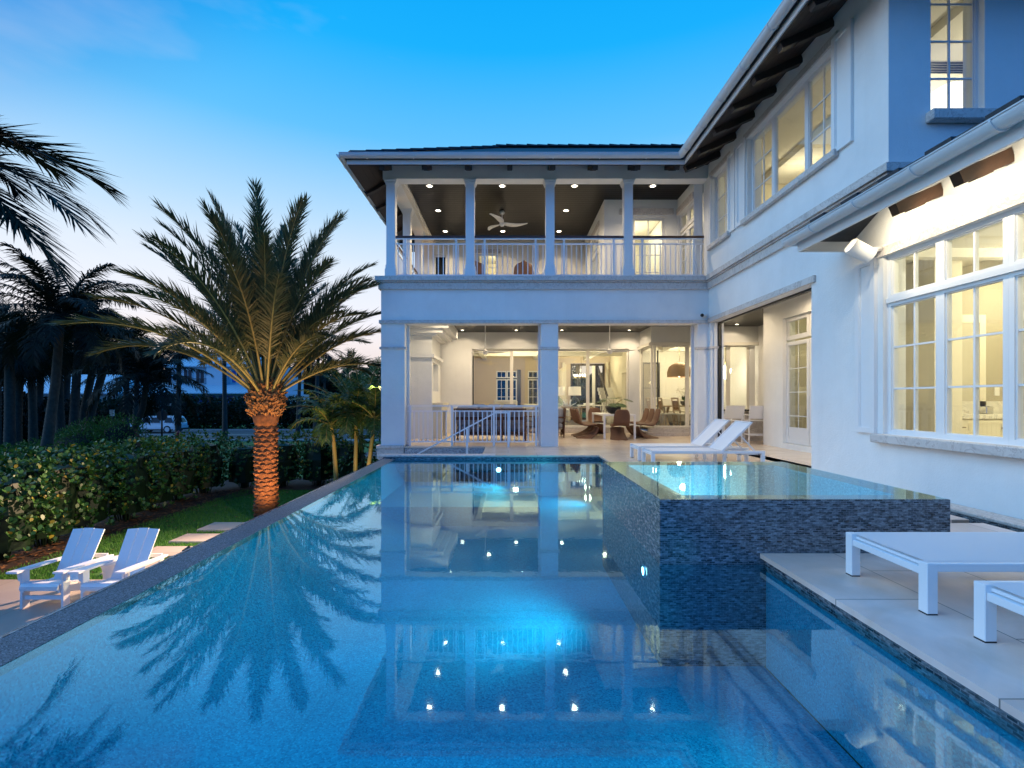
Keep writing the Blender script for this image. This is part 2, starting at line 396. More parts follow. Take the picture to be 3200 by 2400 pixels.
# ---------------------------------------------------------------- mesh helpers
class MB:
    def __init__(s): s.v = []; s.f = []; s.sm = []
    def add(s, vs, fs, smooth=False):
        o = len(s.v); s.v += [tuple(v) for v in vs]
        s.f += [tuple(i + o for i in f) for f in fs]; s.sm += [smooth] * len(fs)
        return s
    def box(s, x0, x1, y0, y1, z0, z1, ch=0):
        if ch:
            # chamfered vertical/horizontal edges: shrink-wrap of 24 verts
            c = min(ch, (x1-x0)/3, (y1-y0)/3, (z1-z0)/3)
            import itertools
            vs = []; idx = {}
            for sx, sy, sz in itertools.product((0, 1), repeat=3):
                X, Y, Z = (x0, x1)[sx], (y0, y1)[sy], (z0, z1)[sz]
                dx, dy, dz = (c, -c)[sx], (c, -c)[sy], (c, -c)[sz]
                for a in range(3):
                    p = [X + dx, Y + dy, Z + dz]; p[a] = (X, Y, Z)[a]
                    idx[(sx, sy, sz, a)] = len(vs); vs.append(p)
            fs = []
            I = lambda b, a: idx[(b[0], b[1], b[2], a)]
            for a in range(3):
                o1, o2 = [(1, 2), (2, 0), (0, 1)][a]
                for sgn in (0, 1):
                    cs = []
                    for p, q in ((0, 0), (1, 0), (1, 1), (0, 1)):
                        b = [0, 0, 0]; b[a] = sgn; b[o1] = p; b[o2] = q; cs.append(I(b, a))
                    fs.append(cs if sgn else cs[::-1])
                for p, q in itertools.product((0, 1), repeat=2):   # edge along a
                    b0 = [0, 0, 0]; b0[o1] = p; b0[o2] = q; b1 = list(b0); b1[a] = 1
                    f = [I(b0, o1), I(b1, o1), I(b1, o2), I(b0, o2)]
                    fs.append(f if p != q else f[::-1])
            for b in itertools.product((0, 1), repeat=3):
                f = [I(b, 0), I(b, 1), I(b, 2)]
                fs.append(f if sum(b) % 2 else f[::-1])
            return s.add(vs, fs)
        vs = [(x0,y0,z0),(x1,y0,z0),(x1,y1,z0),(x0,y1,z0),(x0,y0,z1),(x1,y0,z1),(x1,y1,z1),(x0,y1,z1)]
        return s.add(vs, [(0,3,2,1),(4,5,6,7),(0,1,5,4),(1,2,6,5),(2,3,7,6),(3,0,4,7)])
    def beam(s, a, b, w, h, up=(0, 0, 1), taper=1.0):
        """box bar from a to b, w wide (sideways) and h high"""
        a, b = Vector(a), Vector(b); d = (b - a).normalized(); u = Vector(up)
        x = d.cross(u)
        if x.length < 1e-4: x = d.cross(Vector((1, 0, 0)))
        x.normalize(); u = x.cross(d).normalized()
        vs = []
        for p, k in ((a, 1), (b, taper)):
            for i, j in ((-1, -1), (1, -1), (1, 1), (-1, 1)):
                vs.append(p + x * (w / 2 * i * k) + u * (h / 2 * j * k))
        return s.add(vs, [(0,3,2,1)[::-1],(4,5,6,7)[::-1],(0,1,5,4)[::-1],(1,2,6,5)[::-1],(2,3,7,6)[::-1],(3,0,4,7)[::-1]])
    def tube(s, pts, r, n=8, caps=True, smooth=True):
        pts = [Vector(p) for p in pts]; rs = r if isinstance(r, (list, tuple)) else [r] * len(pts)
        rings = []; ref = None; o = len(s.v); vs = []
        for i, p in enumerate(pts):
            d = (pts[min(i + 1, len(pts) - 1)] - pts[max(i - 1, 0)]).normalized()
            if ref is None:
                ref = Vector((0, 0, 1)) if abs(d.z) < .9 else Vector((1, 0, 0))
            x = d.cross(ref).normalized(); ref = x.cross(d).normalized()
            for k in range(n):
                a = 2 * math.pi * k / n
                vs.append(p + x * (math.cos(a) * rs[i]) + ref * (math.sin(a) * rs[i]))
        fs = []
        for i in range(len(pts) - 1):
            for k in range(n):
                k2 = (k + 1) % n
                fs.append((i*n+k, i*n+k2, (i+1)*n+k2, (i+1)*n+k))
        s.add(vs, fs, smooth)
        if caps:
            s.f.append(tuple(o + k for k in range(n))[::-1]); s.sm.append(False)
            m = o + (len(pts) - 1) * n
            s.f.append(tuple(m + k for k in range(n))); s.sm.append(False)
        return s
    def lathe(s, prof, n=16, c=(0, 0, 0), smooth=True):
        vs = []; fs = []
        for r, z in prof:
            for k in range(n):
                a = 2 * math.pi * k / n
                vs.append((c[0] + r * math.cos(a), c[1] + r * math.sin(a), c[2] + z))
        for i in range(len(prof) - 1):
            for k in range(n):
                k2 = (k + 1) % n
                fs.append((i*n+k, i*n+k2, (i+1)*n+k2, (i+1)*n+k))
        return s.add(vs, fs, smooth)
    def disc(s, c, r, n=16, up=True):
        vs = [(c[0] + r*math.cos(2*math.pi*k/n), c[1] + r*math.sin(2*math.pi*k/n), c[2]) for k in range(n)]
        f = tuple(range(n))
        return s.add(vs, [f if up else f[::-1]])
    def poly(s, pts, th=0, d=(0, 0, -1)):
        pts = [Vector(p) for p in pts]; n = len(pts)
        if not th: return s.add(pts, [tuple(range(n))])
        q = [p + Vector(d) * th for p in pts]
        fs = [tuple(range(n)), tuple(range(n, 2 * n))[::-1]] + [(i, i + n, (i + 1) % n + n, (i + 1) % n) for i in range(n)]
        return s.add(pts + q, fs)
    def xform(s, m):
        s.v = [tuple(m @ Vector(v)) for v in s.v]; return s
    def build(s, name, mat, parent=None, world=False, smooth=None):
        me = bpy.data.meshes.new(name); me.from_pydata(s.v, [], s.f); me.update()
        if any(s.sm) or smooth:
            me.polygons.foreach_set('use_smooth', [True] * len(s.f) if smooth else s.sm)
        if mat: me.materials.append(MATS[mat])
        o = bpy.data.objects.new(name, me); COL.objects.link(o)
        if parent is not None:
            o.parent = parent
            if world:
                q = parent; off = Vector((0, 0, 0))
                while q is not None: off += q.location; q = q.parent
                o.location = -off
        return o
def tag(o, label=None, cat=None, group=None, kind=None):
    if label: o['label'] = label
    if cat: o['category'] = cat
    if group: o['group'] = group
    if kind: o['kind'] = kind
    return o
def thing(name, label, cat, loc=(0, 0, 0), rz=0, group=None):
    o = bpy.data.objects.new(name, None); COL.objects.link(o)
    o.empty_display_size = .1
    o.location = loc; o.rotation_euler = (0, 0, rz)
    return tag(o, label, cat, group)
def children(o): return [c for c in bpy.data.objects if c.parent == o]
KIDS = {}
def copy_tree(o, loc=None, rz=None, label=None, kids=None, scale=None, rot=None):
    def rec(a, par):
        c = a.copy(); COL.objects.link(c); c.parent = par
        if a not in KIDS: KIDS[a] = list(a.children)
        for k in KIDS[a]: rec(k, c)
        return c
    c = rec(o, o.parent)
    if loc is not None: c.location = loc
    if rz is not None: c.rotation_euler = (0, 0, rz)
    if scale is not None: c.scale = (scale,) * 3
    if label: c['label'] = label
    return c
def structure(o): o['kind'] = 'structure'; return o
def P(u, v, Y):       # a pixel of the 3200 px frame at a given distance, as a point of the scene
    return Vector(((u - U0) / F * Y, Y, EYE + (V0 - v) / F * Y))
def lamp(name, typ, loc, energy, col=(1, .80, .55), target=None, size=.1, spot=None, blend=.5, parent=None):
    l = bpy.data.lights.new(name, typ); l.energy = energy; l.color = col
    if typ == 'AREA': l.shape = 'DISK'; l.size = size
    else: l.shadow_soft_size = size
    if typ == 'SPOT': l.spot_size = R(spot or 90); l.spot_blend = blend
    o = bpy.data.objects.new(name, l); COL.objects.link(o); o.location = loc
    if target is not None:
        o.rotation_euler = (Vector(loc) - Vector(target)).to_track_quat('Z', 'Y').to_euler()
    return o

# ================================================================ THE HOUSE
GZ = -1.95                                   # level of the garden; the pool deck is at 0
H = thing('house', 'white stucco two storey house with dark roof, stone bands and covered balcony', 'house', (2, 14, 0))
def hp(mb, name, mat, smooth=None): return mb.build(name, mat, H, world=True, smooth=smooth)
def slab(axis, p0, p1, a0, a1, z0, z1, mb=None):
    mb = mb or MB()
    if p0 > p1: p0, p1 = p1, p0
    return mb.box(p0, p1, a0, a1, z0, z1) if axis == 'x' else mb.box(a0, a1, p0, p1, z0, z1)
def wall(axis, p0, p1, a0, a1, z0, z1, holes=(), mat='stucco', name='wall'):
    """wall with rectangular holes (a0,a1,z0,z1); solid cells are merged into one clean shell"""
    A = sorted({a0, a1, *[h[0] for h in holes], *[h[1] for h in holes]}); A = [a for a in A if a0 <= a <= a1]
    Z = sorted({z0, z1, *[h[2] for h in holes], *[h[3] for h in holes]}); Z = [z for z in Z if z0 <= z <= z1]
    na, nz_ = len(A) - 1, len(Z) - 1
    solid = [[not any(h[0] <= (A[i]+A[i+1])/2 <= h[1] and h[2] <= (Z[j]+Z[j+1])/2 <= h[3] for h in holes) for j in range(nz_)] for i in range(na)]
    mb = MB()
    def pt(p, a, z): return (p, a, z) if axis == 'x' else (a, p, z)
    def q(*pts): mb.add(pts, [(0, 1, 2, 3)])
    S = lambda i, j: 0 <= i < na and 0 <= j < nz_ and solid[i][j]
    for i in range(na):
        for j in range(nz_):
            if not S(i, j): continue
            l, r, b, t = A[i], A[i+1], Z[j], Z[j+1]
            for p in (p0, p1): q(pt(p, l, b), pt(p, r, b), pt(p, r, t), pt(p, l, t))
            if not S(i-1, j): q(pt(p0, l, b), pt(p1, l, b), pt(p1, l, t), pt(p0, l, t))
            if not S(i+1, j): q(pt(p0, r, b), pt(p1, r, b), pt(p1, r, t), pt(p0, r, t))
            if not S(i, j-1): q(pt(p0, l, b), pt(p0, r, b), pt(p1, r, b), pt(p1, l, b))
            if not S(i, j+1): q(pt(p0, l, t), pt(p0, r, t), pt(p1, r, t), pt(p1, l, t))
    return hp(mb, name, mat)

def window(axis, p, a0, a1, z0, z1, cols=2, rows=3, fw=.05, dep=.07, sgn=1, mw=.022, name='window', mat='trim_white', glassm='pane_glass', split=None, kick=0, label=None):
    """framed window in the plane axis=p, its depth going sgn; split = list of (a0,a1,z0,z1,cols,rows) lights"""
    fr = MB(); mu = MB(); pa = MB()
    q0, q1 = p, p + sgn * dep
    lights = split or [(a0, a1, z0, z1, cols, rows)]
    for (l, r, b, t, c, n) in lights:
        b2 = b + (kick or fw)
        slab(axis, q0, q1, l, l + fw, b, t, fr); slab(axis, q0, q1, r - fw, r, b, t, fr)
        slab(axis, q0, q1, l + fw, r - fw, b, b2, fr); slab(axis, q0, q1, l + fw, r - fw, t - fw, t, fr)
        # inner bead
        bd = .014; i0, i1 = p + sgn * .018, p + sgn * (dep - .012)
        L, Rr, Bb, T = l + fw, r - fw, b2, t - fw
        slab(axis, i0, i1, L, L + bd, Bb, T, fr); slab(axis, i0, i1, Rr - bd, Rr, Bb, T, fr)
        slab(axis, i0, i1, L + bd, Rr - bd, Bb, Bb + bd, fr); slab(axis, i0, i1, L + bd, Rr - bd, T - bd, T, fr)
        m0, m1 = p + sgn * .028, p + sgn * (dep - .02)
        for k in range(1, c):
            x = L + (Rr - L) * k / c
            slab(axis, m0, m1, x - mw / 2, x + mw / 2, Bb + bd, T - bd, mu)
        for k in range(1, n):
            z = Bb + (T - Bb) * k / n
            slab(axis, m0 + sgn * .002, m1 - sgn * .002, L + bd, Rr - bd, z - mw / 2, z + mw / 2, mu)
        g0, g1 = p + sgn * (dep / 2 - .003), p + sgn * (dep / 2 + .003)
        slab(axis, g0, g1, L + bd * .5, Rr - bd * .5, Bb + bd * .5, T - bd * .5, pa)
    o = hp(fr, name, mat)
    if label: o['label'] = label
    if mu.v: kid(mu, 'muntins', mat, o)
    kid(pa, 'pane', glassm, o)
    return o
def kid(mb, name, mat, par, smooth=None): return mb.build(name, mat, par, world=True, smooth=smooth)

# --- ground floor, pool wing facing the camera (front plane Y=11.86)
YF, YB = 11.86, 12.18
for (x0, x1, nm) in ((-3.15, -2.567, 'column'), (.817, 1.24, 'column'), (4.70, 4.97, 'column')):
    c = hp(MB().box(x0, x1, YF, YB, 0 if x0 > 0 else -.18, 3.045), nm, 'stucco')
    kid(MB().box(x0 - .035, x1 + (.035 if x1 < 4.9 else 0), YF - .035, YF + .12, 2.41, 2.465), 'band', 'travertine', c)
    if x0 < 0:
        kid(MB().box(x0 - .10, x1 + .0, YF - .10, YB, -.05, .03, .008).box(x0 - .07, x1 - .003, YF - .07, YB - .01, -.09, -.05).box(x0 - .085, x1 - .006, YF - .085, YB - .02, -.30, -.09), 'plinth', 'travertine', c)
wall('y', YF, YB, -3.15, 4.97, 3.045, 3.89, name='wall')
def trimband(name, prof, mat='travertine'):
    """stone band round the pool wing front, the long wing wall and its corner; prof = (z0,z1,proud)"""
    mb = MB()
    for z0, z1, p in prof:
        mb.box(-3.15 - p, 4.97 - p, YF - p, YF, z0, z1)
        mb.box(-3.15 - p, -3.15, YF, 17, z0, z1)
    return hp(mb, name, mat)
trimband('stone_band', [(3.045, 3.13, .045)])
CP = [(3.89, 4.05, .055), (4.055, 4.085, .085), (4.09, 4.20, .125)]
trimband('cornice', CP)
mb = MB()
for z0, z1, p in CP:
    mb.box(4.97 - p, 4.97, 6.25 - p, YF, z0, z1); mb.box(4.97, 8.6, 6.25 - p, 6.25, z0, z1)
hp(mb, 'cornice', 'travertine')
hp(MB().box(4.925, 4.97, 7.72, YF - .046, 3.06, 3.165), 'stone_band', 'travertine')
# left end wall of the wing and its foundations
wall('x', -3.15, -2.87, YB, 17.0, -.2, 4.2)
wall('y', 11.90, 12.10, -3.10, 4.9, GZ - .1, -.31, mat='riser_aggregate', name='foundation_wall')
hp(MB().box(-2.55, -.27, 11.80, 11.899, -.9, -.045), 'stair_wall', 'riser_aggregate')
# long wing (plane X=4.97)
wall('x', 4.97, 5.27, -4.0, 11.859, -.30, 4.0, holes=[(7.84, 11.75, 0, 3.06), (4.05, 6.34, .70, 3.05), (-4, 6.25, 3.93, 4.1)])
wall('x', 4.97, 5.27, 6.55, 12.18, 4.0, 7.1, holes=[(7.33, 9.95, 4.93, 6.58), (10.80, 11.66, 4.93, 6.58)])
wall('y', 6.25, 6.549, 4.97, 8.6, 4.001, 7.1, holes=[(5.52, 6.225, 4.90, 6.95)])
wall('y', 6.25, 6.549, 5.271, 8.6, 3.3, 4.0)
c = hp(MB().box(4.935, 5.0, 11.75, 11.855, 2.41, 2.465).box(4.935, 5.22, 11.70, 11.749, 2.41, 2.465), 'stone_band', 'travertine')
# sliding screen tracks of the openings
hp(MB().box(5.15, 5.22, 7.86, 11.74, 3.02, 3.059).box(5.15, 5.22, 11.70, 11.748, 0.02, 3.02), 'screen_track', 'black_metal')
hp(MB().box(5.04, 5.12, 11.715, 11.748, 0, 3.05).box(5.225, 5.27, 11.69, 11.748, 0, 3.05), 'screen_track', 'trim_white')
for a, b in ((-2.566, -2.50), (4.64, 4.699), (.76, .816)): hp(MB().box(a, b, 12.13, 12.17, 0, 3.04), 'screen_track', 'trim_white')

# --- upstairs windows of the wing
def sill(x, y0, y1, z0, z1, p=.09): return MB().box(x - p, x - .0, y0, y1, z0, z1, .012)
w1 = window('x', 5.07, 7.33, 9.95, 4.93, 6.58, split=[(7.33, 8.13, 4.93, 6.58, 2, 3), (8.131, 9.149, 4.93, 6.58, 1, 1), (9.15, 9.95, 4.93, 6.58, 2, 3)])
kid(sill(4.97, 7.18, 10.08, 4.82, 4.93), 'sill', 'travertine', w1)
kid(sill(4.97, 7.2, 10.06, 6.58, 6.72, .03), 'lintel', 'travertine', w1)
w2 = window('x', 5.07, 10.80, 11.66, 4.93, 6.58, 2, 3)
kid(sill(4.97, 10.68, 11.78, 4.82, 4.93), 'sill', 'travertine', w2)
kid(sill(4.97, 10.70, 11.76, 6.58, 6.72, .03), 'lintel', 'travertine', w2)
w3 = window('y', 6.34, 5.52, 6.225, 4.90, 6.95, split=[(5.52, 6.225, 4.90, 6.95, 2, 4)], fw=.035)
kid(MB().box(5.45, 6.33, 6.13, 6.25, 4.76, 4.899, .012), 'sill', 'travertine', w3)
# shutters: frame with a sunk panel
def shutter(y0, y1, z0, z1):
    fr = MB(); x0, x1, f = 4.925, 4.969, .075
    fr.box(x0, x1, y0, y0 + f, z0, z1).box(x0, x1, y1 - f, y1, z0, z1).box(x0, x1, y0 + f, y1 - f, z0, z0 + f).box(x0, x1, y0 + f, y1 - f, z1 - f, z1)
    s = hp(fr, 'shutter', 'paint_white')
    p = MB().box(x0 + .026, x1, y0 + f, y1 - f, z0 + f, z1 - f)
    for a, b in ((y0 + f, y0 + f + .012), (y1 - f - .012, y1 - f)):
        p.box(x0 + .012, x0 + .03, a, b, z0 + f, z1 - f)
    kid(p, 'panel', 'paint_white', s)
for y0, y1 in ((6.88, 7.30), (9.98, 10.38), (10.42, 10.78), (11.68, 11.98)):
    if y1 < 11.86: shutter(y0, y1, 4.88, 6.64)
shutter(11.68, 11.84, 4.88, 6.64)
shutter(6.44, 6.80, .70, 3.07)

# --- big bathroom window downstairs
L = []
for a, b in ((5.575, 6.34), (4.81, 5.574), (4.05, 4.809)):
    L += [(a, b, .70, 2.44, 2, 3), (a, b, 2.47, 3.05, 2, 1)]
w4 = window('x', 5.03, 4.05, 6.34, .7, 3.05, split=L, fw=.055, dep=.09, mat='paint_white')
kid(MB().box(5.025, 5.12, 4.06, 6.33, 2.441, 2.469).box(5.0, 5.029, 4.06, 6.33, 2.425, 2.485), 'transom_bar', 'paint_white', w4)
kid(MB().box(4.86, 5.0, 3.9, 6.44, .585, .699, .012), 'sill', 'travertine', w4)
kid(MB().box(4.948, 4.969, 3.9, 6.42, 3.051, 3.17), 'lintel', 'travertine', w4)

# --- loggia behind the columns
wall('y', 16.74, 17.0, -2.87, 4.60, 0, 3.52, holes=[(-1.257, 4.228, .20, 2.94)])
wall('y', 15.40, 15.6, 4.60, 8.04, 2.93, 3.52)
wall('x', 4.60, 4.78, 15.601, 17.0, 2.93, 3.52)
wall('x', 6.60, 6.9, 8.2, 12.37, 0, 3.52, holes=[(9.72, 11.5, .12, 3.10)])
wall('y', 12.12, 12.371, 6.901, 8.04, 0, 3.52)
wall('x', 8.04, 8.3, 12.0, 21.0, 0, 3.52, holes=[(13.2, 14.1, .12, 2.9)])
wall('y', 7.95, 8.199, 5.271, 9.2, -.1, 3.9)
hp(MB().box(-2.86, 8.039, YB + .001, 16.739, 3.52, 3.60), 'ceiling', 'ceiling_plank')
hp(MB().box(5.271, 8.039, 8.2, YB, 3.52, 3.60), 'ceiling', 'ceiling_plank')
hp(MB().box(-1.30, 4.60, 16.60, 16.739, 0, .11).box(-1.30, 4.60, 16.67, 16.739, .11, .20).box(4.40, 8.03, 15.22, 15.39, .0, .12).box(4.48, 8.03, 15.30, 15.399, .12, .25).box(4.40, 4.60, 15.391, 16.599, 0, .12), 'step', 'travertine')
hp(MB().box(4.52, 8.03, 15.34, 15.399, 2.90, 3.0).box(4.52, 4.599, 15.4, 16.739, 2.90, 3.0), 'moulding', 'room_white')
# sliding glass wall
S = [(-1.257, .12, .21, 2.93, 1, 1), (.121, 1.45, .21, 2.93, 1, 1), (1.451, 2.80, .21, 2.93, 1, 1), (2.801, 4.22, .21, 2.93, 1, 1)]
sd = window('y', 16.80, -1.257, 4.228, .2, 2.94, split=S, fw=.045, dep=.06, name='sliding_door', mat='room_white')
kid(MB().box(-1.245, -1.205, 16.765, 16.80, .9, 2.7), 'door_lock', 'black_metal', sd)
sd2 = window('y', 15.42, 4.7, 8.0, .26, 2.92, split=[(4.70, 5.78, .26, 2.925, 1, 1), (5.781, 7.1, .26, 2.925, 1, 1), (7.101, 7.76, .26, 2.925, 1, 1)], fw=.05, dep=.06, name='sliding_door', mat='room_white')
window('x', 4.63, 15.5, 16.7, .26, 2.92, cols=1, rows=1, fw=.06, dep=.06, name='sliding_door', mat='room_white')
kid(MB().box(4.80, 4.83, 15.38, 15.419, .5, 2.75), 'door_handle', 'black_metal', sd2)
hp(MB().box(7.77, 7.95, 15.41, 15.5, .26, 2.92), 'wall', 'stucco')
# french doors with transoms on the inner wall
def french(axis, p, spans, z0, zd, z1, rows, kick, sgn=1, name='french_door'):
    sp = []
    for a, b in spans: sp.append((a, b, z0, zd, 2, rows)); sp.append((a, b, zd + .05, z1, 2, 1))
    o = window(axis, p, spans[0][0], spans[-1][1], z0, z1, split=sp, fw=.075, dep=.06, sgn=sgn, name=name, mat='trim_white', kick=.09)
    k = MB()
    for a, b in spans: slab(axis, p + sgn * .012, p + sgn * .05, a + .08, b - .08, z0 + .09, z0 + kick, k)
    kid(k, 'kick_panel', 'trim_white', o)
    for a, b in spans[1:]:
        for z in (z0 + .25, z0 + 1.0, z0 + 1.75, zd - .2):
            kid(slab(axis, p - sgn * .012, p, a - .012, a + .012, z, z + .09), 'hinge', 'trim_white', o)
    return o
french('x', 6.68, [(9.74, 10.61), (10.63, 11.49)], .13, 2.52, 3.09, 4, .38)
hp(MB().box(6.57, 6.599, 9.66, 11.56, .0, .119), 'threshold', 'stucco')
french('x', 8.08, [(13.22, 14.08)], .13, 2.35, 2.88, 4, .35)
# chimney breast, its belt, niche and mantel at the left of the loggia
hp(MB().box(-2.869, -2.25, 14.1, 14.35, 0, 3.03).box(-2.869, -2.25, 15.45, 15.87, 0, 3.03).box(-2.869, -2.45, 14.35, 15.45, 0, 3.03)
   .box(-2.45, -2.25, 14.35, 15.45, 2.28, 3.03).box(-2.45, -2.25, 14.35, 15.45, .0, 1.42), 'chimney_breast', 'stucco')
hp(MB().box(-2.868, -2.17, 14.02, 14.099, 2.40, 2.50).box(-2.249, -2.17, 14.1, 15.95, 2.40, 2.50), 'chimney_belt', 'paint_white')
hp(MB().box(-2.868, -1.72, 13.75, 16.3, 3.22, 3.519).box(-2.868, -1.9, 13.85, 16.15, 3.10, 3.22).box(-2.868, -2.08, 13.98, 16.0, 3.032, 3.10), 'chimney_hood', 'paint_white')
fp = hp(MB().box(-2.249, -1.98, 14.25, 14.5, 0, .98).box(-2.249, -1.98, 15.3, 15.55, 0, .98).box(-2.249, -1.98, 14.5, 15.3, .8, .98).box(-2.249, -1.94, 14.2, 15.6, .98, 1.06), 'fireplace', 'cream_drawer')
kid(MB().box(-2.249, -2.1, 14.5, 15.3, .0, .8), 'firebox_screen', 'black_metal', fp)

# --- balcony
hp(MB().box(-3.14, 4.96, YF + .01, 17.0, 4.0, 4.18), 'balcony_floor', 'concrete')
BX = [-2.93, -.95, 1.047, 3.00]
def bcol(x, y, warm=False):
    c = hp(MB().box(x - .11, x + .11, y, y + .22, 4.18, 6.60, .006), 'balcony_column', 'paint_white')
    m = MB().box(x - .14, x + .14, y - .03, y + .25, 4.18, 4.42, .006)
    m.box(x - .125, x + .125, y - .015, y + .235, 4.42, 4.52, .006)
    kid(m, 'column_base', 'paint_white', c)
    m = MB().box(x - .125, x + .125, y - .015, y + .235, 6.53, 6.565).box(x - .14, x + .14, y - .03, y + .25, 6.565, 6.61).box(x - .155, x + .155, y - .045, y + .265, 6.61, 6.654)
    kid(m, 'column_cap', 'paint_white', c)
for x in BX: bcol(x, 11.92)
for y in (13.8, 15.55): bcol(-2.93, y)
hp(MB().box(-3.12, 4.97, 11.90, 12.21, 6.656, 7.12), 'balcony_beam', 'paint_white')
hp(MB().box(-3.12, -2.74, 12.211, 17.0, 6.656, 7.12), 'balcony_beam', 'paint_white')
hp(MB().box(-2.739, -2.66, 12.212, 16.79, 6.66, 6.76).box(-2.66, -2.61, 12.212, 16.79, 6.70, 6.76), 'moulding', 'room_white')
hp(MB().box(-2.74, 4.74, 12.211, 17.0, 6.76, 6.84), 'ceiling', 'ceiling_plank')
wall('y', 16.8, 17.0, -3.12, 4.9, 4.18, 6.76, holes=[(-1.08, -.38, 4.5, 6.30), (-2.62, -2.15, 4.19, 6.25)], mat='room_white')
kid(MB().box(-1.2, -.26, 16.76, 16.799, 6.31, 6.43), 'lintel', 'travertine', window('y', 16.86, -1.08, -.38, 4.5, 6.30, 2, 4, fw=.05))
window('y', 16.86, -2.62, -2.15, 4.19, 6.25, 1, 1, fw=.05, glassm='dark_glass', name='balcony_door')
wall('y', 13.4, 13.6, 2.69, 4.739, 4.181, 6.76, holes=[(3.50, 4.40, 4.2, 6.28)])
wall('x', 2.69, 2.85, 13.601, 16.799, 4.181, 6.76, holes=[(14.2, 15.7, 4.2, 6.28)])
kid(MB().box(3.12, 4.62, 13.35, 13.399, 6.34, 6.50), 'lintel', 'travertine', window('y', 13.46, 3.50, 4.40, 4.2, 6.28, 2, 4, fw=.055, name='balcony_door'))
french('x', 2.75, [(14.22, 14.94), (14.96, 15.68)], 4.2, 5.75, 6.27, 4, .3, name='balcony_door')
hp(MB().box(2.66, 2.689, 14.1, 15.8, 6.30, 6.44), 'lintel', 'travertine')
wall('x', 4.74, 4.969, 12.211, 17.0, 4.181, 6.76, holes=[(12.22, 13.36, 4.2, 6.30)])
french('x', 4.80, [(12.23, 12.79), (12.80, 13.35)], 4.2, 5.75, 6.29, 4, .3, name='balcony_door')
hp(MB().box(4.70, 4.739, 12.215, 13.38, 6.31, 6.47), 'lintel', 'travertine')

def railing(a, b, zf, h, posts, n, hand='alu_white', hz=.05, parent=None, bal=.022, lab=None, top=True):
    """a,b = (x,y) ends; posts = fractions; n = number of balusters between a and b"""
    a, b = Vector((*a, 0)), Vector((*b, 0)); d = b - a
    A = lambda t, z: a + d * t + Vector((0, 0, z))
    m = MB().beam(A(0, zf + .10), A(1, zf + .10), .035, .03).beam(A(0, zf + h - .16), A(1, zf + h - .16), .035, .03)
    m.beam(A(0, zf + h - .03), A(1, zf + h - .03), .04, .03)
    par = parent or H
    r = m.build('railing', 'alu_white', par, world=True)
    if lab: r['label'] = lab
    if hand: kid(MB().beam(A(0, zf + h + hz / 2 - .012), A(1, zf + h + hz / 2 - .012), .075, hz), 'handrail', hand, r)
    for t in posts:
        kid(MB().beam(A(t, zf), A(t, zf + h - .045), .05, .05, up=d), 'post', 'alu_white', r)
    for k in range(n):
        t = (k + .5) / n
        if any(abs(t - q) * d.length < .055 for q in posts): continue
        kid(MB().beam(A(t, zf + .11), A(t, zf + h - .17), bal, bal, up=d), 'baluster', 'alu_white', r)
    return r
xs = BX + [4.9]
for i, n in enumerate((14, 14, 14, 14)):
    railing((xs[i] + .11, 12.0), (xs[i + 1] - (.11 if i < 3 else 0), 12.0), 4.18, 1.04, (.14, .86), n, hand='wood_rail')
for y0, y1 in ((12.14, 13.8), (14.02, 15.55), (15.77, 16.8)):
    railing((-2.95, y0), (-2.95, y1), 4.18, 1.04, (.14, .86), 11, hand='wood_rail')

# railing of the covered patio and the sloping handrail of the garden steps
railing((-2.54, 12.06), (.79, 12.06), 0.0, 1.03, (.02, .338, .655, .975), 29, hand=None, bal=.026)
hr = MB().beam((-.31, 11.7, .84), (.03, 11.7, .84), .035, .035).beam((-.30, 11.7, .845), (-2.65, 11.7, -.40), .035, .035)
hr = hp(hr, 'handrail', 'alu_white')
kid(MB().box(-.02, .03, 11.675, 11.725, 0, .822), 'post', 'alu_white', hr)
kid(MB().box(-1.03, -.98, 11.675, 11.725, -.36, .45), 'post', 'alu_white', hr)
kid(MB().box(-2.55, -2.50, 11.675, 11.725, -1.2, -.36), 'post', 'alu_white', hr)

# --- roofs
PZ = .57
def slope_roof(name, pts, mat='tile_roof', th=.10): return hp(MB().poly(pts, th), name, mat)
EX, EY, EZ = -3.77, 11.05, 6.80       # eave corner
WX = 4.05
RY, RX = 14.5, 7.5
def rz_(d): return EZ + PZ * d
roof = slope_roof('roof', [(EX, EY, EZ), (WX, EY, EZ), (RX, RY, rz_(3.45)), (EX + 3.45, RY, rz_(3.45))])
kid(MB().poly([(EX, EY, EZ), (EX + 3.45, RY, rz_(3.45)), (EX, 17.95, EZ)], .10), 'roof_plane', 'tile_roof', roof)
kid(MB().poly([(WX, EY, EZ), (WX, 5.4, EZ), (RX, 8.85, rz_(3.45)), (RX, RY, rz_(3.45))], .10), 'roof_plane', 'tile_roof', roof)
kid(MB().poly([(WX, 5.4, EZ), (11, 5.4, EZ), (RX, 8.85, rz_(3.45))], .10), 'roof_plane', 'tile_roof', roof)
kid(MB().poly([(EX, 17.95, EZ), (EX + 3.45, RY, rz_(3.45)), (RX, RY, rz_(3.45)), (11, 17.95, EZ)], .10), 'roof_plane', 'tile_roof', roof)
kid(MB().poly([(11, 5.4, EZ), (11, 17.95, EZ), (RX, RY, rz_(3.45)), (RX, 8.85, rz_(3.45))], .10), 'roof_plane', 'tile_roof', roof)
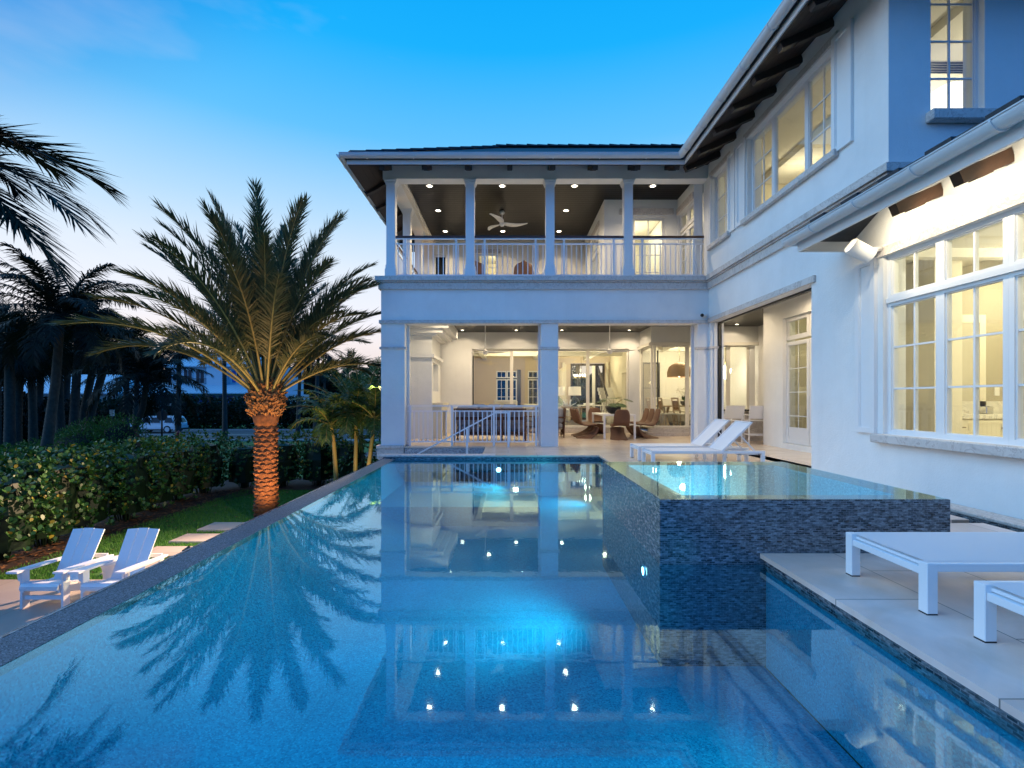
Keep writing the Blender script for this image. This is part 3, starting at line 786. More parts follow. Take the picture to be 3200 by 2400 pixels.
# roof tile courses: stepped edges on the slope above the balcony and stepped hip caps
ct = MB()
k = 0
while .30 * k < 3.3:
    d = .30 * k; z = rz_(d)
    ct.poly([(EX + d + .05, EY + d, z + .004), (WX + d, EY + d, z + .004), (WX + d, EY + d + .30, z + .30 * PZ + .03), (EX + d + .33, EY + d + .30, z + .30 * PZ + .03)], .035)
    k += 1
kid(ct, 'tile_courses', 'tile_roof', roof)
hc = MB()
for k in range(12):
    d = .29 * k + .05
    a = Vector((EX + d, EY + d, rz_(d) + .05)); b = Vector((EX + d + .33, EY + d + .33, rz_(d + .33) + .03))
    hc.beam(a, b, .24, .05)
kid(hc, 'hip_caps', 'tile_roof', roof)
rc = MB()
for k in range(26):
    x = EX + 3.4 + k * .31
    rc.beam((x, RY, rz_(3.45) + .05 + (.012 if k % 2 else 0)), (x + .33, RY, rz_(3.45) + .03), .26, .05)
kid(rc, 'ridge_caps', 'tile_roof', roof)
# soffits, fascias
SZ = 6.62
def soff(pts): return hp(MB().poly(pts, .03), 'soffit', 'soffit_plank')
zi = 7.02
soff([(EX + .05, EY + .05, SZ), (WX + .05, EY + .05, SZ), (4.96, 11.89, zi), (-3.13, 11.89, zi)])
soff([(EX + .05, EY + .05, SZ), (-3.13, 11.89, zi), (-3.13, 17.1, zi), (EX + .05, 17.9, SZ)])
soff([(WX + .05, EY + .05, SZ), (WX + .05, 5.45, SZ), (4.96, 6.24, zi), (4.96, 11.89, zi)])
soff([(WX + .05, 5.45, SZ), (9.5, 5.45, SZ), (9.5, 6.24, zi), (4.96, 6.24, zi)])
def fascia(a, b): return hp(MB().beam(a, b, .03, .19), 'fascia', 'trim_white')
fz = SZ + .085
fascia((EX + .03, EY + .04, fz), (WX + .04, EY + .04, fz)); fascia((EX + .04, EY + .06, fz), (EX + .04, 17.9, fz)); fascia((WX + .04, EY + .02, fz), (WX + .04, 5.44, fz)); fascia((WX + .06, 5.43, fz), (9.5, 5.43, fz))
def rafter(a, b, w=.12, h=.13, mat='wood_dark'):
    """rafter tail with a small stepped end"""
    a, b = Vector(a), Vector(b)
    m = MB().beam(a, b, w, h)
    d = (b - a)
    m.beam(a + d * .32 + Vector((0, 0, -h / 2 - .008)), a + d * .62 + Vector((0, 0, -h / 2 - .008)), w * .9, .02)
    return hp(m, 'rafter', mat)
for u in (1211, 1338, 1466, 1593, 1721, 1848, 1975, 2092):
    x = (u - U0) / F * 11.7
    rafter((x, 11.16, SZ - .035), (x, 11.895, zi - .09))
for y in (12.6, 13.6, 14.6, 15.6, 16.6): rafter((-3.76, y, SZ - .035), (-3.125, y, zi - .09))
for k in range(8):
    y = 11.25 - k * .78
    rafter((4.16, y, SZ - .035), (4.965, y, zi - .09), .12, .15)
# gutters: half round with straps
def gutter(a, b, r=.085, parent=H, straps=1.07, s0=.4, side=None, name='gutter', cap=True):
    a, b = Vector(a), Vector(b); d = (b - a).normalized(); x = d.cross(Vector((0, 0, 1))).normalized()
    n = 12
    def ring(p, ro, ri):
        out = [p + x * (ro * math.cos(math.pi + math.pi * k / n)) + Vector((0, 0, ro * math.sin(math.pi + math.pi * k / n))) for k in range(n + 1)]
        inn = [p + x * (ri * math.cos(math.pi + math.pi * k / n)) + Vector((0, 0, ri * math.sin(math.pi + math.pi * k / n))) for k in range(n, -1, -1)]
        return out + inn
    def shell(m, p, q, ro, ri):
        A, B = ring(p, ro, ri), ring(q, ro, ri); K = len(A)
        fs = [(i, (i + 1) % K, (i + 1) % K + K, i + K) for i in range(K)]
        m.add(A + B, fs, True)
        m.add(A, [tuple(range(K))]); m.add(B, [tuple(range(K))[::-1]])
    m = MB(); shell(m, a, b, r, r - .006)
    if cap:
        for p in (a, b):
            m.add(ring(p, r - .004, 0)[:n + 1], [tuple(range(n + 1))])
    m.beam(a + x * r + Vector((0, 0, .004)), b + x * r + Vector((0, 0, .004)), .016, .012)
    m.beam(a - x * r + Vector((0, 0, .004)), b - x * r + Vector((0, 0, .004)), .016, .012)
    g = hp(m, name, 'gutter_white')
    t = s0; L_ = (b - a).length
    while t < L_:
        mm = MB(); shell(mm, a + d * t, a + d * (t + .02), r + .012, r - .001)
        kid(mm, 'gutter_strap', 'gutter_white', g); t += straps
    return g
gr = .085
gutter((EX - gr, EY - gr, 6.78), (WX - gr, EY - gr, 6.78), gr, s0=.6)
gutter((EX - gr, EY - gr, 6.78), (EX - gr, 17.9, 6.78), gr, s0=.5)
gutter((WX - gr, EY - gr, 6.78), (WX - gr, 5.3, 6.78), gr, s0=.35, straps=.86)

# --- low roof over the bathroom bay
LX, LZ, LY = 4.17, 3.49, 6.90
lr = slope_roof('roof', [(LX, LY, LZ), (LX, -3, LZ), (7.6, -3, LZ + .56 * 3.43), (7.6, 3.47 + .0, LZ + .56 * 3.43), (4.80, 6.27, LZ + .353)], th=.05)
kid(MB().poly([(LX, LY, LZ), (4.80, 6.27, LZ + .315), (4.96, 6.27, LZ + .315), (4.96, LY, LZ)], .07), 'roof_plane', 'tile_roof', lr)
kid(MB().poly([(4.81, 6.24, LZ + .32), (8.5, 6.24, LZ + .32), (8.5, 3.4, LZ + 1.72), (7.6, 3.46, LZ + 1.72)], .07), 'roof_plane', 'tile_roof', lr)
ct = MB()
for k in range(34):
    y = 6.84 - k * .30
    ct.box(LX - .045, LX + .28, y - .285, y, LZ + .03 + (.03 if k % 2 else 0), LZ + .085 + (.03 if k % 2 else 0))
kid(ct, 'tile_courses', 'tile_roof', lr)
hp(MB().poly([(LX + .04, LY - .04, 3.35), (LX + .04, -3, 3.35), (4.96, -3, 3.83), (4.96, LY - .04, 3.83)], .02), 'soffit', 'soffit_plank')
hp(MB().beam((LX + .02, LY, 3.385), (LX + .02, -3, 3.385), .03, .20), 'fascia', 'trim_white')
hp(MB().beam((LX + .04, LY - .0, 3.385), (4.965, LY - .0, 3.385), .03, .20), 'fascia', 'trim_white')
gutter((LX - .09, LY + .09, 3.47), (LX - .09, -3, 3.47), .09, s0=.62, straps=.80)
gutter((LX - .09, LY + .09, 3.47), (4.965, LY + .09, 3.47), .075, s0=.5, straps=.9)
for y in (5.52, 4.75, 3.98, 3.22): rafter((4.45, y, 3.345), (4.966, y, 3.565), .11, .14, 'wood_brown')


# --- interiors
def room(nm, x0, x1, y0, y1, z0, z1, wm, fm, cm='room_white', skip=''):
    m = MB(); t = .08
    if 'b' not in skip: m.box(x0, x1, y1, y1 + t, z0, z1)
    if 'f' not in skip: m.box(x0, x1, y0 - t, y0, z0, z1)
    if 'l' not in skip: m.box(x0 - t, x0, y0, y1, z0, z1)
    if 'r' not in skip: m.box(x1, x1 + t, y0, y1, z0, z1)
    if m.v: hp(m, 'interior_wall', wm)
    hp(MB().box(x0, x1, y0, y1, z0 - .06, z0 - .001), 'interior_floor', fm)
    hp(MB().box(x0, x1, y0, y1, z1 + .001, z1 + .06), 'interior_ceiling', cm)
# bathroom
room('bath', 5.28, 10.2, 1.5, 7.94, .05, 3.25, 'room_wall', 'marble_top', skip='l')
hp(MB().box(6.15, 6.55, 6.9, 7.93, .05, 3.24), 'interior_wall', 'room_wall')
hp(MB().box(6.551, 10.1, 7.90, 7.939, .05, 3.24), 'wallpaper', 'linen_wall')
hp(MB().box(6.70, 6.80, 7.86, 7.899, .9, 2.55).box(7.75, 7.85, 7.86, 7.899, .9, 2.55).box(6.801, 7.749, 7.86, 7.899, 2.42, 2.55), 'mirror_frame', 'room_wall')
hp(MB().box(6.80, 7.75, 7.87, 7.899, .97, 2.42), 'mirror', 'mirror')
hp(MB().box(8.02, 8.10, 7.885, 7.899, 1.22, 1.36).box(9.55, 9.63, 7.885, 7.899, 1.22, 1.34), 'switch_plate', 'room_white')
hp(MB().box(5.5, 10.0, 5.2, 5.34, 3.12, 3.249).box(5.5, 10.0, 6.6, 6.74, 3.12, 3.249).box(7.2, 7.34, 1.6, 7.8, 3.12, 3.248), 'ceiling_beams', 'room_white')
hp(MB().box(8.25, 8.37, 7.83, 7.899, .05, 2.6).box(9.35, 9.47, 7.83, 7.899, .05, 2.6).box(8.371, 9.349, 7.83, 7.899, 2.46, 2.6), 'door_casing', 'room_white')
# upstairs bedroom
room('bed', 5.28, 10.2, 6.56, 12.6, 4.25, 6.95, 'room_wall', 'oak_floor', skip='lf')
hp(MB().box(6.6, 10.1, 6.9, 12.5, 6.80, 6.949).box(5.3, 6.4, 6.6, 12.5, 6.84, 6.949), 'ceiling_tray', 'room_white')
hp(MB().box(10.05, 10.19, 7.2, 7.35, 4.25, 6.4).box(10.05, 10.19, 8.35, 8.5, 4.25, 6.4).box(10.05, 10.19, 7.351, 8.349, 6.25, 6.4), 'door_casing', 'room_white')
hp(MB().box(10.14, 10.195, 7.351, 8.349, 4.25, 6.25), 'interior_door', 'wood_dark')
for k in range(5):
    hp(MB().box(7.0, 7.9, 8.0 + k * .06, 8.02 + k * .06, 6.785, 6.799), 'ceiling_vent', 'black_metal')
# balcony rooms
room('b1', 2.86, 4.7, 13.62, 16.7, 4.25, 6.7, 'room_wall', 'oak_floor', skip='lrbf')
room('b2', -2.9, 2.6, 17.02, 19.5, 4.3, 6.7, 'room_wall', 'oak_floor', skip='f')
room('b3', 5.28, 8.0, 12.7, 16.7, 4.25, 6.7, 'room_wall', 'oak_floor', skip='l')
# room behind the loggia french doors
room('side', 6.92, 9.9, 8.25, 12.1, .06, 3.3, 'room_wall', 'oak_floor', skip='l')
hp(MB().box(8.32, 10.2, 12.0, 14.9, .0, 3.4), 'interior_wall', 'room_wall')
# great room
hp(MB().box(-2.95, 8.03, 17.001, 23.0, .12, .199).box(4.79, 8.03, 15.62, 17.0, .12, .199), 'interior_floor', 'oak_floor')
hp(MB().box(-2.95, 8.03, 17.001, 23.2, 3.25, 3.33).box(4.79, 8.03, 15.601, 17.0, 3.25, 3.33), 'interior_ceiling', 'room_white')
bm = MB()
for x in (-1.2, 1.2, 3.6, 6.0): bm.box(x, x + .18, 17.1, 22.9, 3.05, 3.249)
for y in (18.6, 20.6): bm.box(-2.9, 8.0, y, y + .18, 3.051, 3.248)
hp(bm, 'ceiling_beams', 'room_white')
wall('x', -3.1, -2.96, 17.001, 23.0, .1, 3.25, mat='room_beige', name='interior_wall')
wall('y', 23.0, 23.15, -2.95, 8.3, .1, 3.25, holes=[(-.57, .42, .45, 2.55), (.95, 1.95, .45, 2.55), (3.0, 4.65, .2, 2.92)], mat='room_beige', name='interior_wall')
wall('x', 4.9, 5.05, 19.2, 23.0, .2, 3.249, holes=[(19.6, 20.6, .2, 2.3)], mat='room_wall', name='interior_wall')
wall('y', 19.05, 19.2, 4.9, 8.03, .2, 3.249, mat='room_white', name='interior_wall', holes=[(5.35, 6.05, .6, 2.65)])
window('y', 19.08, 5.35, 6.05, .6, 2.65, 2, 2, fw=.05, mat='black_metal', name='interior_window')
for a in (-.57, .95): window('y', 23.03, a, a + 1.0, .45, 2.55, split=[(a, a + .49, .45, 2.15, 2, 4), (a + .5, a + .99, .45, 2.15, 2, 4), (a, a + .49, 2.2, 2.55, 2, 1), (a + .5, a + .99, 2.2, 2.55, 2, 1)], fw=.04, name='window')
window('y', 23.04, 3.0, 4.65, .2, 2.92, split=[(3.0, 3.35, .2, 2.9, 1, 4), (3.36, 4.25, .2, 2.9, 2, 5), (4.26, 4.65, .2, 2.9, 1, 5)], fw=.09, mat='wood_dark', name='front_door')
hp(MB().box(.43, .60, 22.8, 22.99, .2, 2.6), 'interior_door', 'black_metal')
hp(MB().box(2.25, 2.33, 19.5, 22.99, .2, 2.5).box(2.22, 2.36, 19.4, 19.5, .2, 2.6), 'door_casing', 'room_wall')
hp(MB().box(2.60, 2.72, 22.9, 22.99, .2, 2.95).box(4.7, 4.80, 22.9, 22.99, .2, 2.95), 'door_casing', 'room_wall')
# staircase at the right
for k in range(9):
    hp(MB().box(4.25 - .02, 4.89, 20.3 + k * .27, 20.3 + (k + 1) * .27, .2 + k * .17, .2 + (k + 1) * .17), 'stair', 'room_white')
rr = hp(MB().beam((4.24, 20.2, 1.15), (4.24, 22.6, 2.7), .07, .08), 'stair_rail', 'wood_dark')
kid(MB().box(4.18, 4.30, 20.1, 20.2, .2, 1.3), 'newel_post', 'room_white', rr)
kid(MB().box(3.95, 4.08, 22.4, 22.53, .2, 2.75), 'newel_post', 'room_white', rr)
for k in range(8):
    y = 20.4 + k * .27
    kid(MB().box(4.23, 4.25, y, y + .02, .2 + (k + 1) * .17, 1.2 + k * .175), 'baluster', 'wood_dark', rr)

# ================================================================ POOL, DECKS
WZ = -.087
water_o = structure(MB().add([(-2.43, -.5, WZ), (1.92, -.5, WZ), (1.92, 9.955, WZ), (-2.43, 9.955, WZ)], [(0, 1, 2, 3)]).build('water', 'pool_water'))
pool = thing('swimming_pool', 'long infinity edge swimming pool with speckled blue plaster and tiled sides', 'swimming pool', (0, 5, -1.3))
def pp(mb, name, mat, par=None): return mb.build(name, mat, par or pool, world=True)
PD = -.85
pp(MB().box(-2.36, 1.919, -.5, 9.95, PD - .1, PD), 'pool_floor', 'plaster')
# plaster walls below water, tile band above
pp(MB().box(1.93, 2.0, -.5, 3.58, PD, -.13).box(1.93, 2.0, 5.80, 9.95, PD, -.13).box(-2.355, 1.92, 9.96, 10.05, PD, -.35), 'pool_wall', 'plaster')
for a, b in ((-.5, 3.585), (5.79, 9.95)): pp(MB().box(1.925, 2.0, a, b, -.13, -.036), 'tile_band', 'mosaic_x')
pp(MB().box(-2.60, 1.92, 9.957, 10.05, -.35, -.036), 'tile_band', 'mosaic_y')
# infinity wall and its sloping rim of aggregate
cv = MB(); n = 10; A_ = [(-2.36 + 1.1 * (1 - math.cos(k / n * math.pi / 2)) , -.088 + (PD + .09) * math.sin(k / n * math.pi / 2)) for k in range(n + 1)]
cv.add([(x, y, z) for x, z in A_ for y in (-.5, 9.95)], [(2*k, 2*k+1, 2*k+3, 2*k+2) for k in range(n)], True)
pp(cv, 'infinity_wall', 'plaster')
pp(MB().box(-2.57, -2.37, -.5, 9.95, -1.6, -.14), 'infinity_core', 'plaster')
pp(MB().poly([(-2.575, -.5, -.062), (-2.575, 9.955, -.062), (-2.355, 9.955, -.084), (-2.355, -.5, -.084)][::-1], .05), 'infinity_rim', 'rim_aggregate')
pp(MB().box(-2.605, -2.576, -.5, 9.955, GZ - .05, -.060), 'outer_tile', 'mosaic_z')
pp(MB().box(-2.3, 0.5, 7.6, 9.95, PD, -.55), 'tanning_shelf', 'plaster')
# floor-lit step inside the far end
# steps down beside the loggia
pp(MB().box(-2.72, -.27, 9.93, 10.25, -.035, 0, .006), 'coping', 'travertine')
pp(MB().box(-2.70, -.27, 9.96, 10.23, GZ, -.036), 'outer_wall', 'travertine')
st = MB()
for k in range(9):
    st.box(-.55 - .28 * (k + 1), -.55 - .28 * k, 10.25, 11.80, GZ, -.18 * (k + 1))
structure(st.build('steps', 'travertine'))
structure(MB().box(-.55, -.27, 10.25, 11.80, GZ, -.001).build('steps', 'patio_tile'))

# decks
dk = MB()
dk.poly([(1.89, -3, 0), (4.44, -3, 0), (4.44, 4.47, 0), (3.35, 4.47, 0), (3.35, 3.589, 0), (1.89, 3.589, 0)], .035)
structure(dk.build('pool_deck', 'deck_tile'))
structure(MB().box(2.01, 4.42, -3, 3.58, -.5, -.036).box(3.37, 4.42, 3.58, 4.45, -.5, -.036).build('pool_deck', 'deck_tile'))
structure(MB().box(3.35, 4.44, 4.60, 5.60, -.05, 0, .006).build('pool_deck', 'deck_tile'))
structure(MB().poly([(1.89, 5.80, 0), (4.44, 5.80, 0), (4.968, 5.8, 0), (4.968, 7.84, 0), (6.6, 7.84, 0), (6.6, 9.93, 0), (1.89, 9.93, 0)], .035).build('patio', 'patio_tile'))
structure(MB().poly([(-.27, 9.93, 0), (6.6, 9.93, 0), (6.6, 12.37, 0), (8.04, 12.37, 0), (8.04, 16.74, 0), (-2.86, 16.74, 0), (-2.86, 11.80, 0), (-.27, 11.80, 0)], .035).build('patio', 'patio_tile'))
structure(MB().box(2.01, 4.96, 5.81, 9.9, -.6, -.036).build('patio', 'patio_tile'))
# narrow channel along the wing wall
structure(MB().box(4.70, 4.969, -3, 5.79, -.035, -.002, .006).build('coping_strip', 'travertine'))
structure(MB().box(4.69, 4.969, -3, 5.79, -.4, -.036).build('channel_wall', 'mosaic_x'))
structure(MB().add([(3.33, 3.6, -.15), (4.69, 3.6, -.15), (4.69, 5.8, -.15), (3.33, 5.8, -.15)], [(0, 1, 2, 3)]).add([(4.425, -3, -.15), (4.689, -3, -.15), (4.689, 3.6, -.15), (4.425, 3.6, -.15)], [(0, 1, 2, 3)]).build('water', 'pool_water'))
structure(MB().box(3.33, 4.69, -3, 5.8, -.7, -.5).build('channel_floor', 'mosaic_z'))

# ---------------------------------------------------------------- spa
SX0, SX1, SY0, SY1, SZt = 1.141, 3.3215, 3.594, 5.78, .405
spa = thing('spa', 'raised square spa clad in dark blue glass mosaic overflowing at the pool corner', 'spa', (2.23, 4.7, -1.2))
def sp_(mb, name, mat, par=None): return mb.build(name, mat, par or spa, world=True)
for a in (SY0, SY1 - .02): sp_(MB().box(SX0, SX1, a, a + .02, PD, SZt - .004), 'side_wall', 'mosaic_y')
for a in (SX0 + .001, SX1 - .02): sp_(MB().box(a, a + .019, SY0 + .021, SY1 - .021, PD, SZt - .004), 'side_wall', 'mosaic_x')
wr = .24
IX0, IX1, IY0, IY1 = SX0 + wr, SX1 - wr, SY0 + wr * .85, SY1 - wr
m = MB()
o = [(SX0 + .002, SY0 + .002), (SX1 - .002, SY0 + .002), (SX1 - .002, SY1 - .002), (SX0 + .002, SY1 - .002)]
i_ = [(IX0, IY0), (IX1, IY0), (IX1, IY1), (IX0, IY1)]
for k in range(4):
    k2 = (k + 1) % 4
    m.add([(*o[k], SZt - .003), (*o[k2], SZt - .003), (*i_[k2], SZt - .010), (*i_[k], SZt - .010)], [(0, 1, 2, 3)])
sp_(m, 'rim', 'mosaic_z')
m = MB()
for k in range(4):
    k2 = (k + 1) % 4
    m.add([(*i_[k], SZt - .010), (*i_[k2], SZt - .010), (*i_[k2], -.35), (*i_[k], -.35)], [(0, 1, 2, 3)])
m.add([(*p, -.35) for p in i_], [(0, 1, 2, 3)])
bn = MB().box(IX0 + .001, IX1 - .001, IY0 + .001, IY0 + .38, -.349, .02).box(IX0 + .001, IX1 - .001, IY1 - .38, IY1 - .001, -.349, .02).box(IX0 + .001, IX0 + .38, IY0 + .38, IY1 - .38, -.349, .02)
sp_(m, 'basin', 'spa_plaster'); sp_(bn, 'bench', 'spa_plaster')
dr = sp_(MB().lathe([(.11, 0), (.115, .012), (.10, .016), (.09, .010)], 20, (2.15, 4.72, -.348)), 'drain', 'black_metal')
structure(MB().add([(SX0 + .003, SY0 + .003, SZt), (SX1 - .003, SY0 + .003, SZt), (SX1 - .003, SY1 - .003, SZt), (SX0 + .003, SY1 - .003, SZt)], [(0, 1, 2, 3)]).build('water', 'spa_water'))
def underlight(par, c, nrm, r=.05):
    n = Vector(nrm); c = Vector(c)
    m = MB().lathe([(.0, .012), (r, .012)], 16); m2 = MB().lathe([(r, .014), (r * 1.5, .012), (r * 1.6, 0)], 16)
    mt = Matrix.Translation(c) @ n.to_track_quat('Z', 'Y').to_matrix().to_4x4()
    l = m.xform(mt).build('light_lens', 'glow_water', par, world=True)
    m2.xform(mt).build('light_ring', 'chrome', l, world=True)
underlight(spa, (SX0 - .002, 4.0, -.28), (-1, 0, 0), .035)
underlight(spa, (2.62, IY0 + .01 + .0, -.05 + .12), (0, 1, 0), .03)
underlight(pool, (-.2, 9.95, -.30), (0, -1, 0), .05)
CY = (.03, .80, 1.0)
lamp('pool_lamp_or_fill', 'SPOT', (SX0 - .10, 4.0, -.22), 330, CY, (-1.5, 4.7, -.72), .20, 105, 1.0)
lamp('pool_lamp_or_fill', 'SPOT', (1.80, 9.3, -.35), 210, CY, (-1.5, 8.8, -.8), .08, 120, 1.0)
lamp('pool_lamp_or_fill', 'SPOT', (-1.9, 2.6, -.30), 8, CY, (1.6, 2.3, -.7), .12, 130, 1.0)  # added fill without a fixture, lifts the dark right side of the pool
lamp('pool_lamp_or_fill', 'SPOT', (-.2, 9.80, -.25), 130, CY, (-2.0, 7.5, -.8), .08, 110, 1.0)
lamp('pool_lamp_or_fill', 'SPOT', (1.85, 2.4, -.35), 50, CY, (-2.0, 2.9, -.6), .12, 130, 1.0)
lamp('pool_lamp_or_fill', 'SPOT', (1.2, 0.2, -.35), 75, CY, (-2.4, 1.2, -.75), .12, 110, 1.0)
lamp('spa_lamp', 'SPOT', (2.62, IY0 + .12, .16), 330, (.45, .9, 1), (1.75, 4.9, -.3), .05, 115, 1.0)

# ================================================================ GARDEN GROUND
def ground():
    m = MB(); xs_ = [-500, -60, -30, -14, -9, -2.6, 9, 60, 500]; ys = [-60, -2, 6, 12, 17, 24, 32, 42, 80, 700]
    def z(x, y):
        t = max(0, min(1, (y - 18) / 22)); return GZ - .0 - .55 * t * t * (3 - 2 * t)
    vs = [(x, y, z(x, y)) for y in ys for x in xs_]; n = len(xs_)
    m.add(vs, [(j*n+i, j*n+i+1, (j+1)*n+i+1, (j+1)*n+i) for j in range(len(ys)-1) for i in range(n-1)])
    return structure(m.build('lawn', 'lawn'))
ground()
RZ = GZ - .55
structure(MB().poly([(-300, 42.5, RZ + .02), (300, 42.5, RZ + .02), (300, 57.5, RZ + .02), (-300, 57.5, RZ + .02)], .01).build('road', 'asphalt'))
structure(MB().poly([(-24, 27, RZ + .12), (-13, 27, RZ + .12), (-6, 42.4, RZ + .024), (-15, 42.4, RZ + .024)], .01).build('side_road', 'asphalt')) if False else None
structure(MB().poly([(-9, 24, GZ - .16), (-4, 24, GZ - .16), (2, 42.4, RZ + .03), (-9.5, 42.4, RZ + .03)], .01).build('side_road', 'asphalt'))
ml = MB()
for y in (44.0, 49.8, 50.2, 56.3): ml.poly([(-300, y, RZ + .026), (300, y, RZ + .026), (300, y + .12, RZ + .026), (-300, y + .12, RZ + .026)])
structure(ml.build('road_marking', 'road_line'))
structure(MB().box(-300, 300, 57.5, 57.75, RZ - .1, RZ + .14).box(-300, -9.6, 42.25, 42.5, RZ - .1, RZ + .14).build('kerb', 'concrete'))
# lower terrace with fire pit chairs
structure(MB().box(-12.6, -2.62, -2.0, 8.17, GZ - .02, GZ + .035).build('terrace', 'terrace_tile'))
structure(MB().poly([(-9.3, 8.2, GZ + .012), (-8.95, 8.2, GZ + .012), (-8.95, 12.6, GZ + .012), (-9.0, 14.5, GZ + .012), (-8, 16.4, GZ + .012), (-2.7, 16.6, GZ + .012), (-2.7, 19, GZ + .012), (-12, 19, GZ + .012), (-12, 8.2, GZ + .012)], .01).build('planting_bed', 'mulch'))
structure(MB().poly([(-4.6, 11.5, GZ + .014), (-2.7, 11.0, GZ + .014), (-2.7, 16.4, GZ + .014), (-3.6, 16.4, GZ + .014)], .01).build('planting_bed', 'mulch'))
steps = [(664, 790, 1637, 1661, 'farthest'), (576, 700, 1673, 1698, 'second farthest'), (483, 620, 1713, 1744, 'third farthest'), (452, 560, 1758, 1800, 'nearest')]
for (ua, ub, va, vb, w) in steps:
    y1 = F * (EYE - GZ) / (va - V0); y0 = F * (EYE - GZ) / (vb - V0)
    x0 = (ua + 30 - U0) / F * y1; x0 = -7.35 if w != 'nearest' else -7.2
    tag(MB().box(x0, x0 + 1.35, y0, y1, GZ - .02, GZ + .045, .01).build('stepping_stone', 'terrace_tile'), f'pale square stepping stone in the lawn, {w} of the row beside the pool', 'stepping stone', 'stepping stones in the lawn')
# grass blades over the near lawn
gb = MB(); rg = random.Random(3)
for _ in range(42000):
    y = 8.2 + (rg.random() ** 1.3) * 8.2; x = -9.1 + rg.random() * 5.2
    if any(-7.37 < x < -5.98 and F*3.1/(vb - V0) - .02 < y < F*3.1/(va - V0) + .02 for (_, _, va, vb, _) in steps): continue
    if x > -4.7: continue
    a = rg.random() * 6.28; h = .035 + rg.random() * .045; w = .004 + rg.random() * .004; lx, ly = rg.gauss(0, .02), rg.gauss(0, .02)
    dx, dy = math.cos(a) * w, math.sin(a) * w
    gb.add([(x - dx, y - dy, GZ), (x + dx, y + dy, GZ), (x + lx, y + ly, GZ + h)], [(0, 1, 2)])
tag(gb.build('grass', 'grass_blade'), 'short dark green grass of the lawn between hedge and pool', 'grass', kind='stuff')
lf = MB(); rg = random.Random(5)
for _ in range(900):
    y = 8.3 + rg.random() * 8; x = -9.05 - rg.random() * 1.2 if rg.random() < .93 else -8.9 + rg.random() * 2.5
    a = rg.random() * 6.28; s = .035 + rg.random() * .04; z = GZ + .02 + rg.random() * .03
    c, d = math.cos(a) * s, math.sin(a) * s
    lf.add([(x - c, y - d, z), (x + d * .5, y - c * .5, z + .012), (x + c, y + d, z), (x - d * .5, y + c * .5, z + .008)], [(0, 1, 2, 3)])
tag(lf.build('fallen_leaves', 'leaf_litter'), 'brown fallen leaves scattered along the foot of the hedge', 'leaves', kind='stuff')

# ================================================================ PLANTS
def leaf_quad(m, p, d, up, l, w, fold=.0):
    """pointed oval leaf as 6-gon"""
    s = d.cross(up)
    if s.length < 1e-4: s = Vector((1, 0, 0))
    s.normalize()
    q = [p, p + d * l * .35 + s * w * .45, p + d * l * .75 + s * w * .5, p + d * l, p + d * l * .75 - s * w * .5, p + d * l * .35 - s * w * .45]
    m.add(q, [(0, 1, 2, 3, 4, 5)])
def frond(rg, L, el, az, droop, leaf=.42, n=70, w=.022, bare=.15, vee=.6, ang0=58, ang1=28, sag=.25, base=Vector((0, 0, 0)), rw=.022, twist=0, mb=None, rach=None, plume=.25):
    """pinnate palm frond: rachis curve plus leaflets"""
    m = mb or MB(); r = rach or MB()
    ca, sa = math.cos(az), math.sin(az)
    H_ = Vector((ca, sa, 0)); Z = Vector((0, 0, 1)); S_ = Vector((-sa, ca, 0))
    pts = []; p = Vector(base); e = el; seg = 16
    for i in range(seg + 1):
        pts.append(p.copy())
        d = H_ * math.cos(e) + Z * math.sin(e)
        p = p + d * (L / seg); e -= droop * (0.35 + 1.3 * i / seg) / seg
    rs = [rw * (1.5 if i == 0 else 1) * (1 - .88 * i / seg) + .003 for i in range(seg + 1)]
    r.tube(pts, rs, 5, caps=False)
    for k in range(n):
        t = bare + (1 - bare) * (k + .5) / n
        f = t * seg; i = min(int(f), seg - 1); q = pts[i].lerp(pts[i + 1], f - i)
        T = (pts[i + 1] - pts[i]).normalized(); Nn = S_.cross(T).normalized()
        if Nn.z < 0 and abs(T.z) < .99: Nn = -Nn
        tt = (t - bare) / (1 - bare)
        ln = leaf * (math.sin(math.pi * (.12 + .80 * tt)) ** .6) * rg.uniform(.72, 1.12)
        a = R(ang0 + (ang1 - ang0) * tt + rg.uniform(-13, 13))
        for sg in (-1, 1):
            v = vee + rg.uniform(-plume, plume) + twist
            side = (S_ * sg * math.cos(v) + Nn * math.sin(v))
            D = (T * math.cos(a) + side * math.sin(a)).normalized()
            D2 = (D - Z * sag * rg.uniform(.6, 1.4)).normalized()
            wv = D.cross(side.cross(T) if abs(D.dot(side.cross(T).normalized())) < .95 else Z).normalized() * w * rg.uniform(.8, 1.1)
            a0, a1, a2 = q, q + D * ln * .5, q + D * ln * .5 + D2 * ln * .5
            m.add([a0 - wv * .4, a0 + wv * .4, a1 + wv * .5, a1 - wv * .5, a2], [(0, 1, 2, 3), (3, 2, 4)])
    return m, r
def bark_rings(m, pts, r, n=10, ring=.12, amp=.06):
    """tube with ring scars"""
    P_, Rr = [], []
    for i in range(len(pts) - 1):
        a, b = Vector(pts[i]), Vector(pts[i + 1]); L_ = (b - a).length; k = max(1, int(L_ / ring))
        for j in range(k):
            t = j / k; rr_ = (r[i] + (r[i + 1] - r[i]) * t)
            P_ += [a.lerp(b, t), a.lerp(b, t + .55 / k)]; Rr += [rr_ * (1 + amp), rr_ * (1 - amp * .3)]
    P_.append(Vector(pts[-1])); Rr.append(r[-1])
    m.tube(P_, Rr, n)
    return m

